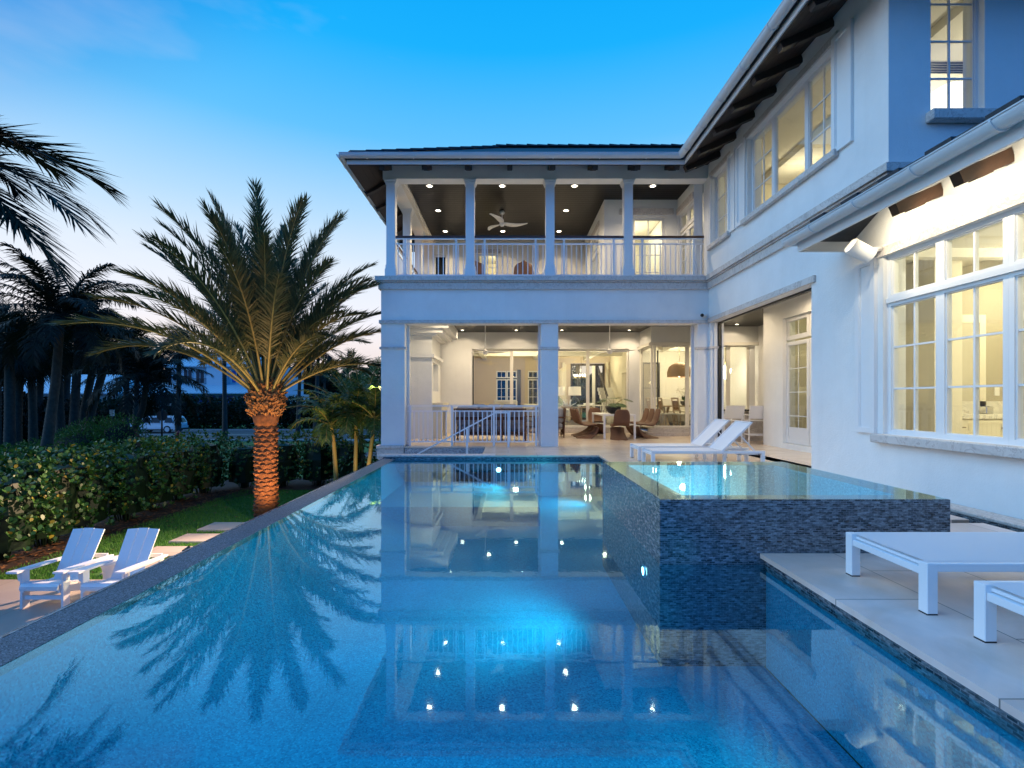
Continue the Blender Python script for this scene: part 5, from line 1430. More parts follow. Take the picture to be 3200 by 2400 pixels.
# ================================================================ ADIRONDACK CHAIRS
def adirondack(label, loc, rz, first=None):
    """faces -Y; origin at the middle of the front legs on the ground"""
    o = thing('adirondack_chair', label, 'adirondack chair', loc, rz, 'white adirondack chairs on the lower terrace')
    for s in (-1, 1):
        x = s * .30
        MB().box(x - .018, x + .018, 0, .115, 0, .555, .004).build('leg', 'lumber_white', o)
        m = MB(); m.poly([(x + s * .019, .01, .55), (x + s * .019 + s * .055, .01, .55), (x + s * .019 + s * .035, .01, .42), (x + s * .019, .01, .40)], .03, (0, 1, 0)); m.build('arm_bracket', 'lumber_white', o)
        # arm: flat board sloping to the rear
        m = MB(); c = .022
        pts = [(-.085, -.10), (.075, -.10), (.06, .45), (.02, .84), (-.03, .85), (-.075, .45)]
        up = [Vector((x + s * .03 + a * s * -1, b, .582 - (b + .1) * .05)) for a, b in pts]
        m.poly(up if s < 0 else up[::-1], .028); m.build('armrest', 'lumber_white', o)
        # side rail running down to the rear
        m = MB(); m.beam((s * .262, .0, .30), (s * .262, .86, .055), .03, .10); m.build('side_rail', 'lumber_white', o)
        MB().beam((s * .262 + s * .034, .78, .02), (s * .262 + s * .034, .78, .50), .03, .09, up=(0, 1, 0)).build('leg', 'lumber_white', o)
    # seat slats following the curve
    prof = [(-.035, .285), (-.045, .335), (-.005, .375), (.075, .372), (.155, .350), (.235, .325), (.315, .300), (.395, .285), (.47, .285)]
    for i in range(len(prof) - 1):
        a, b = prof[i], prof[i + 1]
        d = Vector((0, b[0] - a[0], b[1] - a[1]))
        c = (Vector((0, *a)) + Vector((0, *b))) / 2
        l = d.length - .008; dn = d.normalized()
        MB().beam((0, c.y - dn.y * l / 2, c.z - dn.z * l / 2), (0, c.y + dn.y * l / 2, c.z + dn.z * l / 2), .556, .02).build('seat_slat', 'lumber_white', o)
    MB().box(-.28, .28, .03, .06, .13, .19, .003).build('front_stretcher', 'lumber_white', o)
    # back: three boards, slightly fanned, leaning back
    th = R(62); bb = Vector((0, .42, .27)); d = Vector((0, math.cos(th), math.sin(th)))
    Lb = .80
    for k, (x0, x1, u0, u1) in enumerate(((-.235, -.08, -.255, -.088), (-.074, .074, -.080, .080), (.08, .235, .088, .255))):
        m = MB(); tp = [0, .006, 0][k]
        q = [bb + Vector((x0, 0, 0)), bb + Vector((x1, 0, 0)), bb + d * (Lb + (tp if k != 2 else -.012)) + Vector((u1, 0, 0)), bb + d * (Lb + (tp if k != 0 else -.012)) + Vector((u0, 0, 0))]
        m.poly(q, .02, (0, math.sin(th), -math.cos(th))); m.build('back_slat', 'lumber_white', o)
    MB().beam((-.30, .80, .535), (.30, .80, .535), .03, .06, up=(0, 0, 1)).build('back_brace', 'lumber_white', o)
    return o
TZ = GZ + .035
ch = adirondack('white adirondack chair at the left edge of the terrace, left of the pair facing us', (-6.83, 7.0, TZ), 0)
copy_tree(ch, (-5.94, 7.0, TZ), 0, 'white adirondack chair partly hidden by the pool edge, right of the pair facing us')
copy_tree(ch, (-5.20, 5.50, TZ), R(-90), 'white adirondack chair behind the pool edge, only the top of its back showing, farther one')
copy_tree(ch, (-5.20, 4.45, TZ), R(-90), 'white adirondack chair behind the pool edge, only the top of its back showing, nearer one')
tb = thing('drum_table', 'low round white drum table between the two facing adirondack chairs', 'side table', (-6.38, 7.85, TZ))
MB().lathe([(.0, 0), (.25, 0), (.215, .10), (.205, .22), (.22, .34), (.25, .425)], 28).build('base', 'lumber_white', tb)
MB().lathe([(.0, .425), (.27, .425), (.275, .44), (.27, .455), (0, .455)], 28).build('tabletop', 'lumber_white', tb)

# ================================================================ PATIO FURNITURE
# woven S-shaped chair, facing +X at rz=0
def s_chair(label, loc, rz):
    o = thing('wicker_chair', label, 'dining chair', loc, rz, 'wicker chairs round the patio table')
    up = [(-.33, .885, .13), (-.325, .84, .19), (-.30, .76, .225), (-.27, .66, .235), (-.245, .56, .235), (-.20, .47, .24), (-.12, .425, .25), (0, .42, .26), (.12, .435, .26), (.20, .435, .24), (.235, .40, .22)]
    lo = [(.24, .36, .215), (.21, .29, .205), (.15, .22, .21), (.07, .16, .235), (-.05, .10, .275), (-.20, .05, .32), (-.38, .02, .345)]
    def sheet(pr, th, curve, name, mb=None):
        K = 10; vs = []
        n = len(pr)
        for i, (x, z, w) in enumerate(pr):
            a, b = pr[max(i-1, 0)], pr[min(i+1, n-1)]
            t = Vector((b[0]-a[0], 0, b[1]-a[1])).normalized(); nn = Vector((t.z, 0, -t.x))
            for j in range(K + 1):
                s = -1 + 2 * j / K; k = curve(i / (n - 1)) * (s * s)
                vs.append(Vector((x, w * s, z)) - nn * k)
        m = MB(); m.add(vs, [(i*(K+1)+j, i*(K+1)+j+1, (i+1)*(K+1)+j+1, (i+1)*(K+1)+j) for i in range(n-1) for j in range(K)], True)
        ob = m.build(name, 'wicker', o)
        md = ob.modifiers.new('solid', 'SOLIDIFY'); md.thickness = th; md.offset = 0
        sb = ob.modifiers.new('sub', 'SUBSURF'); sb.levels = 1; sb.render_levels = 1
        return ob
    sheet(up, .045, lambda t: -.06 if t < .7 else -.02, 'seat_shell')
    sheet(lo, .04, lambda t: .05 + .16 * t, 'base')
    return o
c0 = s_chair('brown wicker S-shaped chair at the near end of the white patio table', (3.24, 13.95, 0), R(90))
spots = [(2.42, 14.45, 0, 'left side of the white patio table, nearest to us'), (2.42, 15.02, 0, 'left side of the white patio table, middle one'), (2.42, 15.60, 0, 'left side of the white patio table, farthest'),
         (4.16, 14.45, 180, 'right side of the white patio table, nearest to us'), (4.16, 15.02, 180, 'right side of the white patio table, middle one'), (4.16, 15.6, 180, 'right side of the white patio table, farthest')]
for x, y, a, w in spots: copy_tree(c0, (x, y, 0), R(a), 'brown wicker S-shaped chair, ' + w)
copy_tree(c0, (3.0, 16.25, 0), R(-90), 'brown wicker S-shaped chair at the far end of the white patio table')
t = thing('dining_table', 'white metal patio dining table with slim square legs', 'dining table', (3.295, 15.1, 0), 0)
for x in (-.475, .42):
    for y in (-.98, .92): MB().box(x, x + .055, y, y + .055, 0, .675, .003).build('leg', 'alu_white', t)
MB().box(-.48, .48, -.985, .98, .676, .725, .004).build('tabletop', 'alu_white', t)
pt = thing('potted_plant', 'black bowl planter with big split leaves on the white patio table', 'potted plant', (3.24, 14.75, .725)); pt.scale = (1.15, 1.15, 1.15)
MB().lathe([(.07, 0), (.13, .03), (.19, .10), (.215, .20), (.20, .205), (.16, .17), (0, .17)], 24).build('pot', 'pot_black', pt)
rg = random.Random(8); m = MB(); sm = MB()
for k in range(9):
    az = k * 2.4 + .3; e = R(rg.uniform(25, 70)); d = Vector((math.cos(az) * math.cos(e), math.sin(az) * math.cos(e), math.sin(e))); L_ = rg.uniform(.2, .42)
    b = Vector((0, 0, .17)); tp = b + d * L_; sm.tube([b, b + d * L_ * .5 + Vector((0, 0, .03)), tp], .006, 5)
    d2 = (d + Vector((0, 0, -.9))).normalized(); s = d2.cross(Vector((0, 0, 1))).normalized(); W_ = .15
    for j in range(6):
        f = (j + .5) / 6; w = W_ * math.sin(math.pi * (.2 + .7 * f)); c = tp + d2 * (.24 * f)
        for sg in (-1, 1):
            m.add([c, c + s * sg * w + d2 * .02, c + s * sg * w * .95 + d2 * .05, c + d2 * .035], [(0, 1, 2, 3)])
for k in range(120):
    a = rg.random() * 6.28; q = rg.random() * .16
    leaf_quad(m, Vector((q * math.cos(a), q * math.sin(a), .17)), Vector((math.cos(a), math.sin(a), 1)).normalized(), Vector((0, 0, 1)), .07, .03)
m.build('leaves', 'leaf_palm', pt); sm.build('stems', 'petiole', pt)

# rattan sofa with its back to us
so_ = thing('rattan_sofa', 'dark rattan sofa with grey cushions, its back to the pool behind the railing', 'sofa', (-.50, 13.2, 0))
W2 = .98
for x in (-W2, -W2 / 3, W2 / 3, W2):
    MB().tube([(x, 0, 0), (x, -.02, .45), (x, -.03, .92)], .024, 8).build('leg', 'rattan', so_)
for x in (-W2, W2): MB().tube([(x, .85, 0), (x, .85, .55)], .026, 8).build('leg', 'rattan', so_)
for z in (.19, .25, .62, .66, .90):
    MB().tube([(-W2, -.01, z), (W2, -.01, z)], .018 if z != .66 else .022, 8).build('rail', 'rattan', so_)
m = MB()
for k in range(40):
    x = -W2 + .03 + (2 * W2 - .06) * (k + .5) / 40
    m.tube([(x, -.02, .27), (x, -.03, .89)], .008, 5)
m.build('back_slats', 'rattan', so_)
m = MB()
for k in range(24):
    x = -W2 + .03 + (2 * W2 - .06) * (k + .5) / 24
    m.box(x - .006, x + .006, -.016, -.004, .19, .35)
m.build('lower_lattice', 'rattan', so_)
for s in (-1, 1):
    MB().tube([(s * W2, -.01, .64), (s * (W2 + .03), .4, .62), (s * W2, .87, .56)], .024, 8).build('armrest', 'rattan', so_)
MB().box(-W2 + .03, W2 - .03, .02, .84, .20, .26).build('seat_frame', 'rattan', so_)
for k in range(3):
    x = -W2 + .04 + k * (2 * W2 - .08) / 3
    MB().box(x + .01, x + (2 * W2 - .08) / 3 - .01, .03, .84, .265, .43, .04).build('seat_cushion', 'cushion_grey', so_)
    MB().box(x + .01, x + (2 * W2 - .08) / 3 - .01, .025, .20, .435, .975, .05).build('back_cushion', 'cushion_grey', so_)
for x in (-.32, .12, .55):
    MB().box(x - .19, x + .19, .21, .34, .5, 1.04, .055).build('throw_pillow', 'cushion_grey', so_)
def armchair(label, loc, rz):
    o = thing('rattan_armchair', label, 'armchair', loc, rz, 'rattan armchairs of the covered patio')
    for x in (-.38, .38):
        MB().tube([(x, -.40, 0), (x, -.42, .5), (x, -.46, .90)], .022, 8).build('leg', 'rattan', o)
        MB().tube([(x, .38, 0), (x, .40, .60)], .022, 8).build('leg', 'rattan', o)
        MB().tube([(x, -.43, .62), (x, 0, .62), (x, .42, .60)], .024, 8).build('armrest', 'rattan', o)
        m = MB()
        for y in (-.25, -.1, .05, .2): m.tube([(x, y, .06), (x, y, .60)], .009, 5)
        for z in (.10, .30): m.tube([(x, -.40, z), (x, .38, z)], .011, 5)
        m.build('side_lattice', 'rattan', o)
    m = MB()
    for k in range(9): m.tube([(-.32 + .08 * k, -.41, .08), (-.32 + .08 * k, -.45, .88)], .009, 5)
    m.tube([(-.38, -.45, .89), (.38, -.45, .89)], .02, 6); m.tube([(-.38, -.41, .10), (.38, -.41, .10)], .014, 6)
    m.build('back_lattice', 'rattan', o)
    MB().box(-.35, .35, -.38, .38, .24, .43, .04).build('seat_cushion', 'cushion_grey', o)
    MB().box(-.34, .34, -.40, -.22, .435, .93, .06).build('back_cushion', 'cushion_grey', o)
    return o
a0 = armchair('rattan armchair with grey cushion seen from the side, just right of the middle column', (1.30, 15.0, 0), R(90))
copy_tree(a0, (.45, 15.6, 0), R(115), 'rattan armchair half hidden behind the middle column, right of the sofa')

# ceiling fans
def fan(label, loc, rod, rz, Rb):
    o = thing('ceiling_fan', label, 'ceiling fan', loc, rz, 'white three bladed ceiling fans')
    MB().tube([(0, 0, .06), (0, 0, rod)], .013, 8).build('rod', 'paint_white', o)
    MB().lathe([(0, .0), (.055, -.0), (.075, -.05), (.06, -.09), (0, -.09)], 16, (0, 0, rod)).build('canopy', 'paint_white', o)
    MB().lathe([(.0, -.07), (.05, -.06), (.085, -.01), (.07, .04), (.03, .10), (0, .11)], 18).build('motor', 'paint_white', o)
    for k in range(3):
        a = 2 * math.pi * k / 3; vs = []; n = 14
        for i in range(n + 1):
            t = i / n; r = .05 + (Rb - .05) * t; w = .045 + .075 * math.sin(math.pi * min(1, t * 1.15)) ** .8 * (1 - .35 * t); w *= (1 if t < .97 else .5)
            sw = .10 * math.sin(math.pi * t) ; z = .02 + .05 * t * t - .02 * t
            for s, dz in ((-1, .022 * (1 - t)), (1, -.022 * (1 - t))):
                vs.append(Vector((r, sw + s * w, z + dz)))
        vs2 = [v - Vector((0, 0, .009)) for v in vs]; N2 = len(vs)
        f = [(2*i, 2*i+2, 2*i+3, 2*i+1) for i in range(n)] + [(2*i+1+N2, 2*i+3+N2, 2*i+2+N2, 2*i+N2) for i in range(n)]
        f += [(2*i, 2*i+N2, 2*i+2+N2, 2*i+2) for i in range(n)] + [(2*i+1, 2*i+3, 2*i+3+N2, 2*i+1+N2) for i in range(n)] + [(0, 1, 1+N2, N2), (2*n, 2*n+N2, 2*n+1+N2, 2*n+1)]
        MB().add(vs + vs2, f, True).xform(Matrix.Rotation(a, 4, 'Z')).build('blade', 'paint_white', o)
    return o
fan('white ceiling fan hanging in the upstairs balcony', (-.18, 14.2, 6.37), .39, R(4), .76)
fan('white ceiling fan over the rattan sofa downstairs', (-.70, 14.6, 2.60), .92, R(8), .76)
fan('white ceiling fan over the patio dining table', (3.10, 14.6, 2.62), .90, R(-12), .76)

# balcony chairs
def bchair(label, x, y, rz=0):
    o = thing('balcony_chair', label, 'chair', (x, y, 4.18), rz, 'wicker chairs on the balcony')
    m = MB(); K = 12; pr = [(0, .40), (0, .7), (.01, .95), (.03, 1.05), (.05, 1.10)]; vs = []
    ws = [.30, .31, .29, .22, .08]
    for (y_, z), w in zip(pr, ws):
        for j in range(K + 1):
            s = -1 + 2 * j / K; vs.append((w * s, .18 * s * s - y_, z))
    m.add(vs, [(i*(K+1)+j, i*(K+1)+j+1, (i+1)*(K+1)+j+1, (i+1)*(K+1)+j) for i in range(4) for j in range(K)], True)
    b = m.build('backrest', 'wicker', o); b.modifiers.new('s', 'SOLIDIFY').thickness = .04
    MB().lathe([(0, .34), (.30, .34), (.32, .38), (.30, .43), (0, .43)], 20, (0, .24, 0)).build('seat', 'wicker', o)
    for a in range(4):
        c, s = math.cos(a * 1.5708 + .785), math.sin(a * 1.5708 + .785)
        MB().tube([(c * .30, .24 + s * .30, 0), (c * .24, .24 + s * .24, .36)], .018, 6).build('leg', 'wicker', o)
    return o
b0 = bchair('brown wicker armchair seen from behind in the middle bay of the balcony', .47, 14.2)
copy_tree(b0, (-1.02, 14.2, 4.18), R(-15), 'brown wicker armchair half hidden by the second balcony column')
zt = thing('balcony_dining_table', 'dark round table between the two wicker balcony chairs', 'table', (-.3, 15.1, 4.18))
MB().lathe([(0, .70), (.5, .70), (.5, .74), (0, .74)], 24).build('tabletop', 'wood_dark', zt)
MB().lathe([(.22, 0), (.05, .04), (.05, .70)], 14).build('pedestal', 'wood_dark', zt)

# bar counter and stools
br = thing('bar_counter', 'outdoor bar with dark granite top in the far right corner of the covered patio', 'bar counter', (7.0, 13.6, 0))
MB().box(5.8, 8.03, 13.4, 13.95, 0, .84).build('cabinet', 'travertine', br, world=True)
MB().box(5.7, 8.035, 13.18, 14.0, .841, .885, .005).build('countertop', 'granite', br, world=True)
def stool(label, loc, rz=0):
    o = thing('bar_stool', label, 'bar stool', loc, rz, 'white bar stools at the outdoor bar')
    for x in (-.25, .25):
        f = MB()
        f.box(x - .015, x + .015, -.25, -.22, 0.0, .64).box(x - .015, x + .015, .22, .25, 0.0, .74).box(x - .014, x + .014, -.22, .22, 0, .028).box(x - .014, x + .014, -.22, .22, .22, .245)
        f.box(x - .015, x + .015, -.25, .25, .741, .765) if False else f.box(x - .014, x + .014, -.219, .219, .58, .606)
        f.box(x - .0145, x + .0145, -.32, .25, .742, .766)
        f.beam((x, -.25, .60), (x, -.36, 1.0), .025, .025, up=(1, 0, 0))
        f.build('side_frame', 'alu_white', o)
    MB().box(-.234, .234, -.23, .24, .60, .612).build('seat', 'sling_mesh', o)
    MB().beam((0, -.262, .66), (0, -.355, 1.0), .46, .012, up=(0, 1, 0)).build('backrest', 'sling_mesh', o)
    MB().box(-.234, .234, .22, .245, .22, .245).box(-.234, .234, -.245, -.22, .22, .245).build('footrest', 'alu_white', o)
    return o
s0 = stool('white bar stool at the outdoor bar, seen through the right opening', (6.62, 12.75, 0), R(-12))
copy_tree(s0, (5.9, 12.85, 0), R(6), 'white bar stool at the outdoor bar, farther left and mostly hidden by the column')
gg = thing('glass_tower', 'stack of clear glasses at the right end of the bar', 'glasses', (7.62, 13.5, .885))
for k in range(7):
    for j in range(3): MB().lathe([(.028, 0), (.03, .07), (.033, .072)], 10, ((j - 1) * .07, 0, k * .075)).build('glass', 'vase_glass', gg)

# security camera, wall speaker
sc_ = thing('security_camera', 'small white bullet security camera under the corner of the two wings', 'security camera', (4.83, 11.78, 3.24))
MB().tube([(0, .06, 0), (.0, -.02, .01), (-.09, -.10, -.02)], [.05, .05, .05], 14).build('body', 'paint_white', sc_)
MB().tube([(-.085, -.097, -.019), (-.105, -.115, -.024)], [.042, .040], 14).build('lens', 'black_metal', sc_)
MB().tube([(.04, .075, 0), (.09, .078, .02)], .03, 10).build('mount', 'paint_white', sc_)
sk = thing('wall_speaker', 'white outdoor speaker bracketed to the wall under the low eave', 'speaker', (4.86, 6.30, 3.17))
# D-shaped cabinet: a flat back toward the wall, round front, hanging level and turned to the pool
m = MB(); n = 12; L_ = .36
sec = [(.09 * math.cos(R(-90 + 180 * k / n)), .12 * math.sin(R(-90 + 180 * k / n))) for k in range(n + 1)] + [(-.10, .075), (-.10, -.075)]
K = len(sec)
v0 = [Vector((-L_ / 2, x, z)) for x, z in sec]; v1 = [Vector((L_ / 2, x, z)) for x, z in sec]
m.add(v0 + v1, [(i, (i + 1) % K, (i + 1) % K + K, i + K) for i in range(K)], False).add(v0, [tuple(range(K))[::-1]]).add(v1, [tuple(range(K))])
mt = Matrix.Translation((-.20, .02, -.05)) @ Matrix.Rotation(R(28), 4, 'Y') @ Matrix.Rotation(R(205), 4, 'X') @ Matrix.Scale(.85, 4)
m.xform(mt).build('cabinet', 'paint_white', sk)
MB().tube([(-.06, .03, -.05), (.0, .04, -.02), (.10, .04, -.02)], [.045, .03, .03], 12).build('bracket', 'paint_white', sk)
MB().box(.09, .108, -.02, .10, -.08, .04, .005).build('wall_plate', 'paint_white', sk)

# ================================================================ FURNITURE SEEN THROUGH THE GLASS
cs = thing('console_table', 'pale wood console behind the glass, carrying vases and lamps', 'console table', (2.35, 17.6, .2))
MB().box(-.75, .75, -.22, .22, .66, .70, .004).build('tabletop', 'wood_pale', cs)
for x in (-.72, .30, .70): MB().box(x, x + .04, -.2, .2, 0, .66).build('side_panel', 'wood_pale', cs)
MB().box(-.68, .30, -.2, .2, .32, .35).build('shelf', 'wood_pale', cs)
for i, (x, w) in enumerate(((1.85, 'left one'), (2.45, 'right one'))):
    l = thing('table_lamp', f'table lamp with white drum shade and glass jug base behind the glass, {w}', 'lamp', (x, 17.62, .90), 0, 'table lamps on the console')
    MB().lathe([(.06, 0), (.17, .08), (.19, .18), (.12, .30), (.04, .36), (.02, .40)], 18).build('base', 'vase_glass', l)
    MB().lathe([(.235, .42), (.225, .74)], 22).build('shade', 'lamp_shade', l)
cr_ = thing('coral_ornament', 'white coral ornament between the lamps on the console', 'ornament', (2.15, 17.5, .90)); rg = random.Random(2)
m = MB()
for k in range(26):
    a = rg.random() * 6.28; e = rg.uniform(.1, 1.4); p0 = Vector((rg.uniform(-.15, .15), rg.uniform(-.05, .05), .02)); d = Vector((math.cos(a) * math.cos(e), .4 * math.sin(a) * math.cos(e), math.sin(e))) * rg.uniform(.12, .28)
    m.tube([p0, p0 + d * .6, p0 + d + Vector((rg.uniform(-.04, .04), 0, .02))], [.016, .013, .006], 5)
m.build('branches_or_shade_core', 'paint_white', cr_)
sf = thing('indoor_sofa', 'pale indoor sofa end seen low through the glass wall', 'sofa', (1.55, 18.6, .2))
MB().box(-.95, .55, -.45, .45, .1, .42, .05).build('base', 'cushion_pale', sf)
MB().box(-.95, .55, -.45, -.2, .421, .80, .05).build('backrest', 'cushion_pale', sf)
MB().box(.56, .78, -.45, .45, .1, .62, .05).build('armrest', 'cushion_pale', sf)
sf2 = thing('indoor_armchair', 'pale indoor armchair behind the outdoor sofa and the glass', 'armchair', (-.1, 18.4, .2))
MB().box(-.45, .45, -.4, .4, .12, .45, .05).build('base', 'cushion_pale', sf2)
MB().box(-.45, .45, -.42, -.2, .451, .95, .05).build('backrest', 'cushion_pale', sf2)
dk_ = thing('writing_desk', 'small white desk with books behind the patio table', 'desk', (3.2, 18.6, .2))
MB().box(-.5, .5, -.25, .25, .72, .76).build('tabletop', 'room_white', dk_)
for x in (-.46, .42):
    for y in (-.22, .18): MB().box(x, x + .04, y, y + .04, 0, .72).build('leg', 'room_white', dk_)
MB().box(-.25, .15, -.1, .15, .761, .83).build('book_stack', 'sign_white', dk_)
# dining set in the bay
dt = thing('indoor_dining_table', 'pale oak dining table inside the glazed bay', 'dining table', (6.5, 17.6, .2))
MB().box(-1.0, 1.0, -.5, .5, .70, .75, .004).build('tabletop', 'wood_pale', dt)
for x in (-.75, .65): MB().beam((x + .05, -.3, 0), (x + .05, .3, .70), .08, .07, up=(1, 0, 0)).beam((x + .05, .3, 0), (x + .05, -.3, .70), .08, .07, up=(1, 0, 0)).build('trestle', 'wood_pale', dt)
def ichair(label, loc, rz):
    o = thing('indoor_dining_chair', label, 'dining chair', loc, rz, 'pale dining chairs inside the glazed bay')
    for x in (-.21, .17):
        for y in (-.21, .19): MB().beam((x + .02, y * 1.2, 0), (x + .02, y, .44), .04, .035, up=(1, 0, 0)).build('leg', 'wood_pale', o)
    MB().box(-.24, .24, -.22, .24, .44, .50, .015).build('seat', 'cushion_pale', o)
    b = MB()
    for x in (-.22, .18): b.beam((x + .02, .22, .5), (x + .02, .32, 1.02), .04, .03, up=(1, 0, 0))
    b.beam((-.22, .315, 1.0), (.22, .315, 1.0), .03, .06); b.beam((-.2, .27, .60), (.2, .27, .60), .03, .04); b.build('backrest_frame', 'wood_pale', o)
    MB().beam((0, .24, .62), (0, .30, .92), .36, .015, up=(0, 1, 0)).build('cane_panel', 'basket', o)
    return o
i0 = ichair('pale cane backed dining chair inside the bay, left of the three in a row', (5.28, 17.0, .2), R(90))
copy_tree(i0, (5.55, 16.55, .2), R(90), 'pale cane backed dining chair inside the bay, middle of the three in a row')
copy_tree(i0, (5.98, 16.35, .2), R(100), 'pale cane backed dining chair inside the bay, right of the three in a row')
bn_ = thing('upholstered_bench', 'pale upholstered banquette behind the indoor dining table', 'bench', (6.4, 18.6, .2))
MB().box(-.9, .9, -.3, .3, .1, .46, .04).build('seat', 'cushion_pale', bn_)
MB().box(-.9, .9, .15, .34, .461, 1.05, .05).build('backrest', 'cushion_pale', bn_)
pb = thing('basket_pendant', 'woven bell shaped pendant lamp glowing above the indoor dining table', 'pendant lamp', (6.22, 17.4, 1.98))
MB().lathe([(.42, 0), (.425, .18), (.36, .38), (.20, .50), (.04, .54)], 26).build('shade', 'basket', pb)
MB().tube([(0, 0, .54), (0, 0, 1.2)], .010, 6).build('cord', 'brass', pb)
MB().lathe([(0, .0), (.06, .04), (.07, .10), (.03, .17), (0, .18)], 14).build('bulb', 'glow_bulb', pb)
lamp('pendant_light', 'POINT', (6.22, 17.4, 1.90), 30, WARM, None, .08)
or_ = thing('orchid', 'white orchids in a dark pot on the indoor dining table', 'potted plant', (6.35, 17.2, .95))
MB().lathe([(.09, 0), (.15, .08), (.16, .16)], 14).build('pot', 'pot_black', or_); m = MB(); rg = random.Random(6)
for k in range(110):
    a = rg.random() * 6.28; q = rg.uniform(.05, .33); z = .30 + rg.random() * .35
    leaf_quad(m, Vector((q * math.cos(a), q * math.sin(a) * .5, z)), Vector((rg.gauss(0, 1), rg.gauss(0, 1), rg.gauss(0, 1))).normalized(), Vector((0, 1, .3)), .05, .05)
m.build('flowers', 'petal', or_)
m = MB()
for k in range(40): leaf_quad(m, Vector((0, 0, .16)), Vector((rg.gauss(0, 1), rg.gauss(0, 1), rg.uniform(.5, 2))).normalized(), Vector((0, 0, 1)), .22, .05)
m.build('leaves', 'leaf_palm', or_)
gp = thing('glass_pendant', 'bright glass pendant lamp seen through the right opening above the bar', 'pendant lamp', (8.05, 16.4, 1.95))
MB().lathe([(.0, 0), (.10, .10), (.17, .24), (.19, .34), (.10, .40), (.04, .46)], 18).build('globe', 'glow_bulb', gp)
MB().tube([(0, 0, .46), (0, 0, 1.25)], .012, 6).build('rod', 'brass', gp)
gp.location = (7.4, 16.3, 1.85)
chd = thing('chandelier', 'sparkling crystal chandelier in the entrance hall behind the great room', 'chandelier', (3.25, 21.3, 2.05))
m = MB(); mg = MB(); rg = random.Random(12)
for k in range(16):
    a = 6.283 * k / 16
    m.lathe([(0, 0), (.02, .03), (.0, .10)], 8, (.30 * math.cos(a), .30 * math.sin(a), .15))
    mg.tube([(.32 * math.cos(a), .32 * math.sin(a), .1), (.27 * math.cos(a), .27 * math.sin(a), -.35 + .1 * (k % 2))], .012, 5)
m.build('bulbs', 'glow_bulb', chd); mg.build('crystals', 'vase_glass', chd)
MB().lathe([(.34, .10), (.36, .12), (.34, .14)], 20).tube([(0, 0, .12), (0, 0, 1.0)], .01, 6).build('frame', 'brass', chd)
# art / upstairs pendant
up_ = thing('dome_pendant', 'large glowing white dome lamp in the upstairs corner window', 'pendant lamp', (7.0, 7.6, 5.62))
MB().lathe([(.40, 0), (.42, .05), (.40, .22), (.30, .40), (.14, .50), (.0, .53)], 28).build('shade', 'glow_dome', up_)
MB().tube([(0, 0, .53), (0, 0, 1.35)], .012, 6).build('cord', 'brass', up_)
# bathroom vanity
va = thing('vanity_cabinet', 'cream bathroom vanity with marble top behind the big window', 'vanity', (8.0, 7.6, .05))
MB().box(6.551, 10.0, 7.35, 7.85, .15, .86).build('body', 'cream_drawer', va, world=True)
MB().box(6.551, 10.0, 7.31, 7.895, .862, .925, .004).box(6.551, 8.2, 7.86, 7.895, .9255, 1.13).build('countertop', 'marble_top', va, world=True)
for (x0, x1, z0, z1, hd) in ((6.62, 7.12, .62, .84, 'bar'), (6.62, 7.12, .20, .59, 'bar'), (7.16, 7.62, .20, .84, 'knobR'), (7.64, 8.10, .20, .84, 'knobL'), (8.15, 8.95, .62, .84, 'bar'), (8.15, 8.95, .20, .59, 'bar'), (9.0, 9.9, .62, .84, 'bar'), (9.0, 9.9, .2, .59, 'bar')):
    m = MB(); f = .055
    m.box(x0, x1, 7.335, 7.35, z0, z0 + f).box(x0, x1, 7.335, 7.35, z1 - f, z1).box(x0, x0 + f, 7.335, 7.35, z0 + f, z1 - f).box(x1 - f, x1, 7.335, 7.35, z0 + f, z1 - f).box(x0 + f, x1 - f, 7.343, 7.35, z0 + f, z1 - f)
    d = m.build('drawer_front', 'cream_drawer', va, world=True)
    if hd == 'bar':
        xc = (x0 + x1) / 2; zc = (z0 + z1) / 2
        MB().tube([(xc - .12, 7.305, zc), (xc + .12, 7.305, zc)], .008, 8).tube([(xc - .09, 7.305, zc), (xc - .09, 7.335, zc)], .007, 6).tube([(xc + .09, 7.305, zc), (xc + .09, 7.335, zc)], .007, 6).build('handle', 'brass', d, world=True)
    else:
        xc = x1 - .05 if hd == 'knobR' else x0 + .05
        MB().tube([(xc, 7.30, .72), (xc, 7.335, .72)], [.018, .008], 12).build('knob', 'brass', d, world=True)
bt_ = thing('bathtub', 'white freestanding bathtub rim just behind the big window sill', 'bathtub', (6.1, 4.9, .05))
MB().lathe([(.30, 0), (.36, .30), (.42, .56), (.44, .58), (.40, .57), (.33, .30), (0, .12)], 28).xform(Matrix.Diagonal((1, 1.9, 1, 1))).build('tub', 'room_white', bt_)
tf = MB().tube([(-.05, .9, 0), (-.05, .9, .78), (-.02, .85, .84), (.0, .72, .80)], .016, 10)
tf.build('tub_filler', 'chrome', bt_)
fa = thing('faucet', 'chrome widespread faucet on the bathroom vanity', 'faucet', (7.0, 7.75, .925))
MB().tube([(0, 0, 0), (0, 0, .10), (.0, -.04, .14), (0, -.14, .10)], [.022, .016, .013, .012], 10).build('spout', 'chrome', fa)
for x in (-.13, .13): MB().lathe([(.028, 0), (.016, .05), (.022, .07), (0, .085)], 12, (x, 0, 0)).build('tap', 'chrome', fa)
tbx = thing('tissue_box', 'small dark metal tissue box on the vanity', 'box', (7.72, 7.72, .926))
MB().box(-.06, .06, -.06, .06, 0, .12, .01).build('box_body', 'chrome', tbx)
MB().box(-.03, .03, -.015, .015, .1201, .124).build('slot', 'black_metal', tbx)

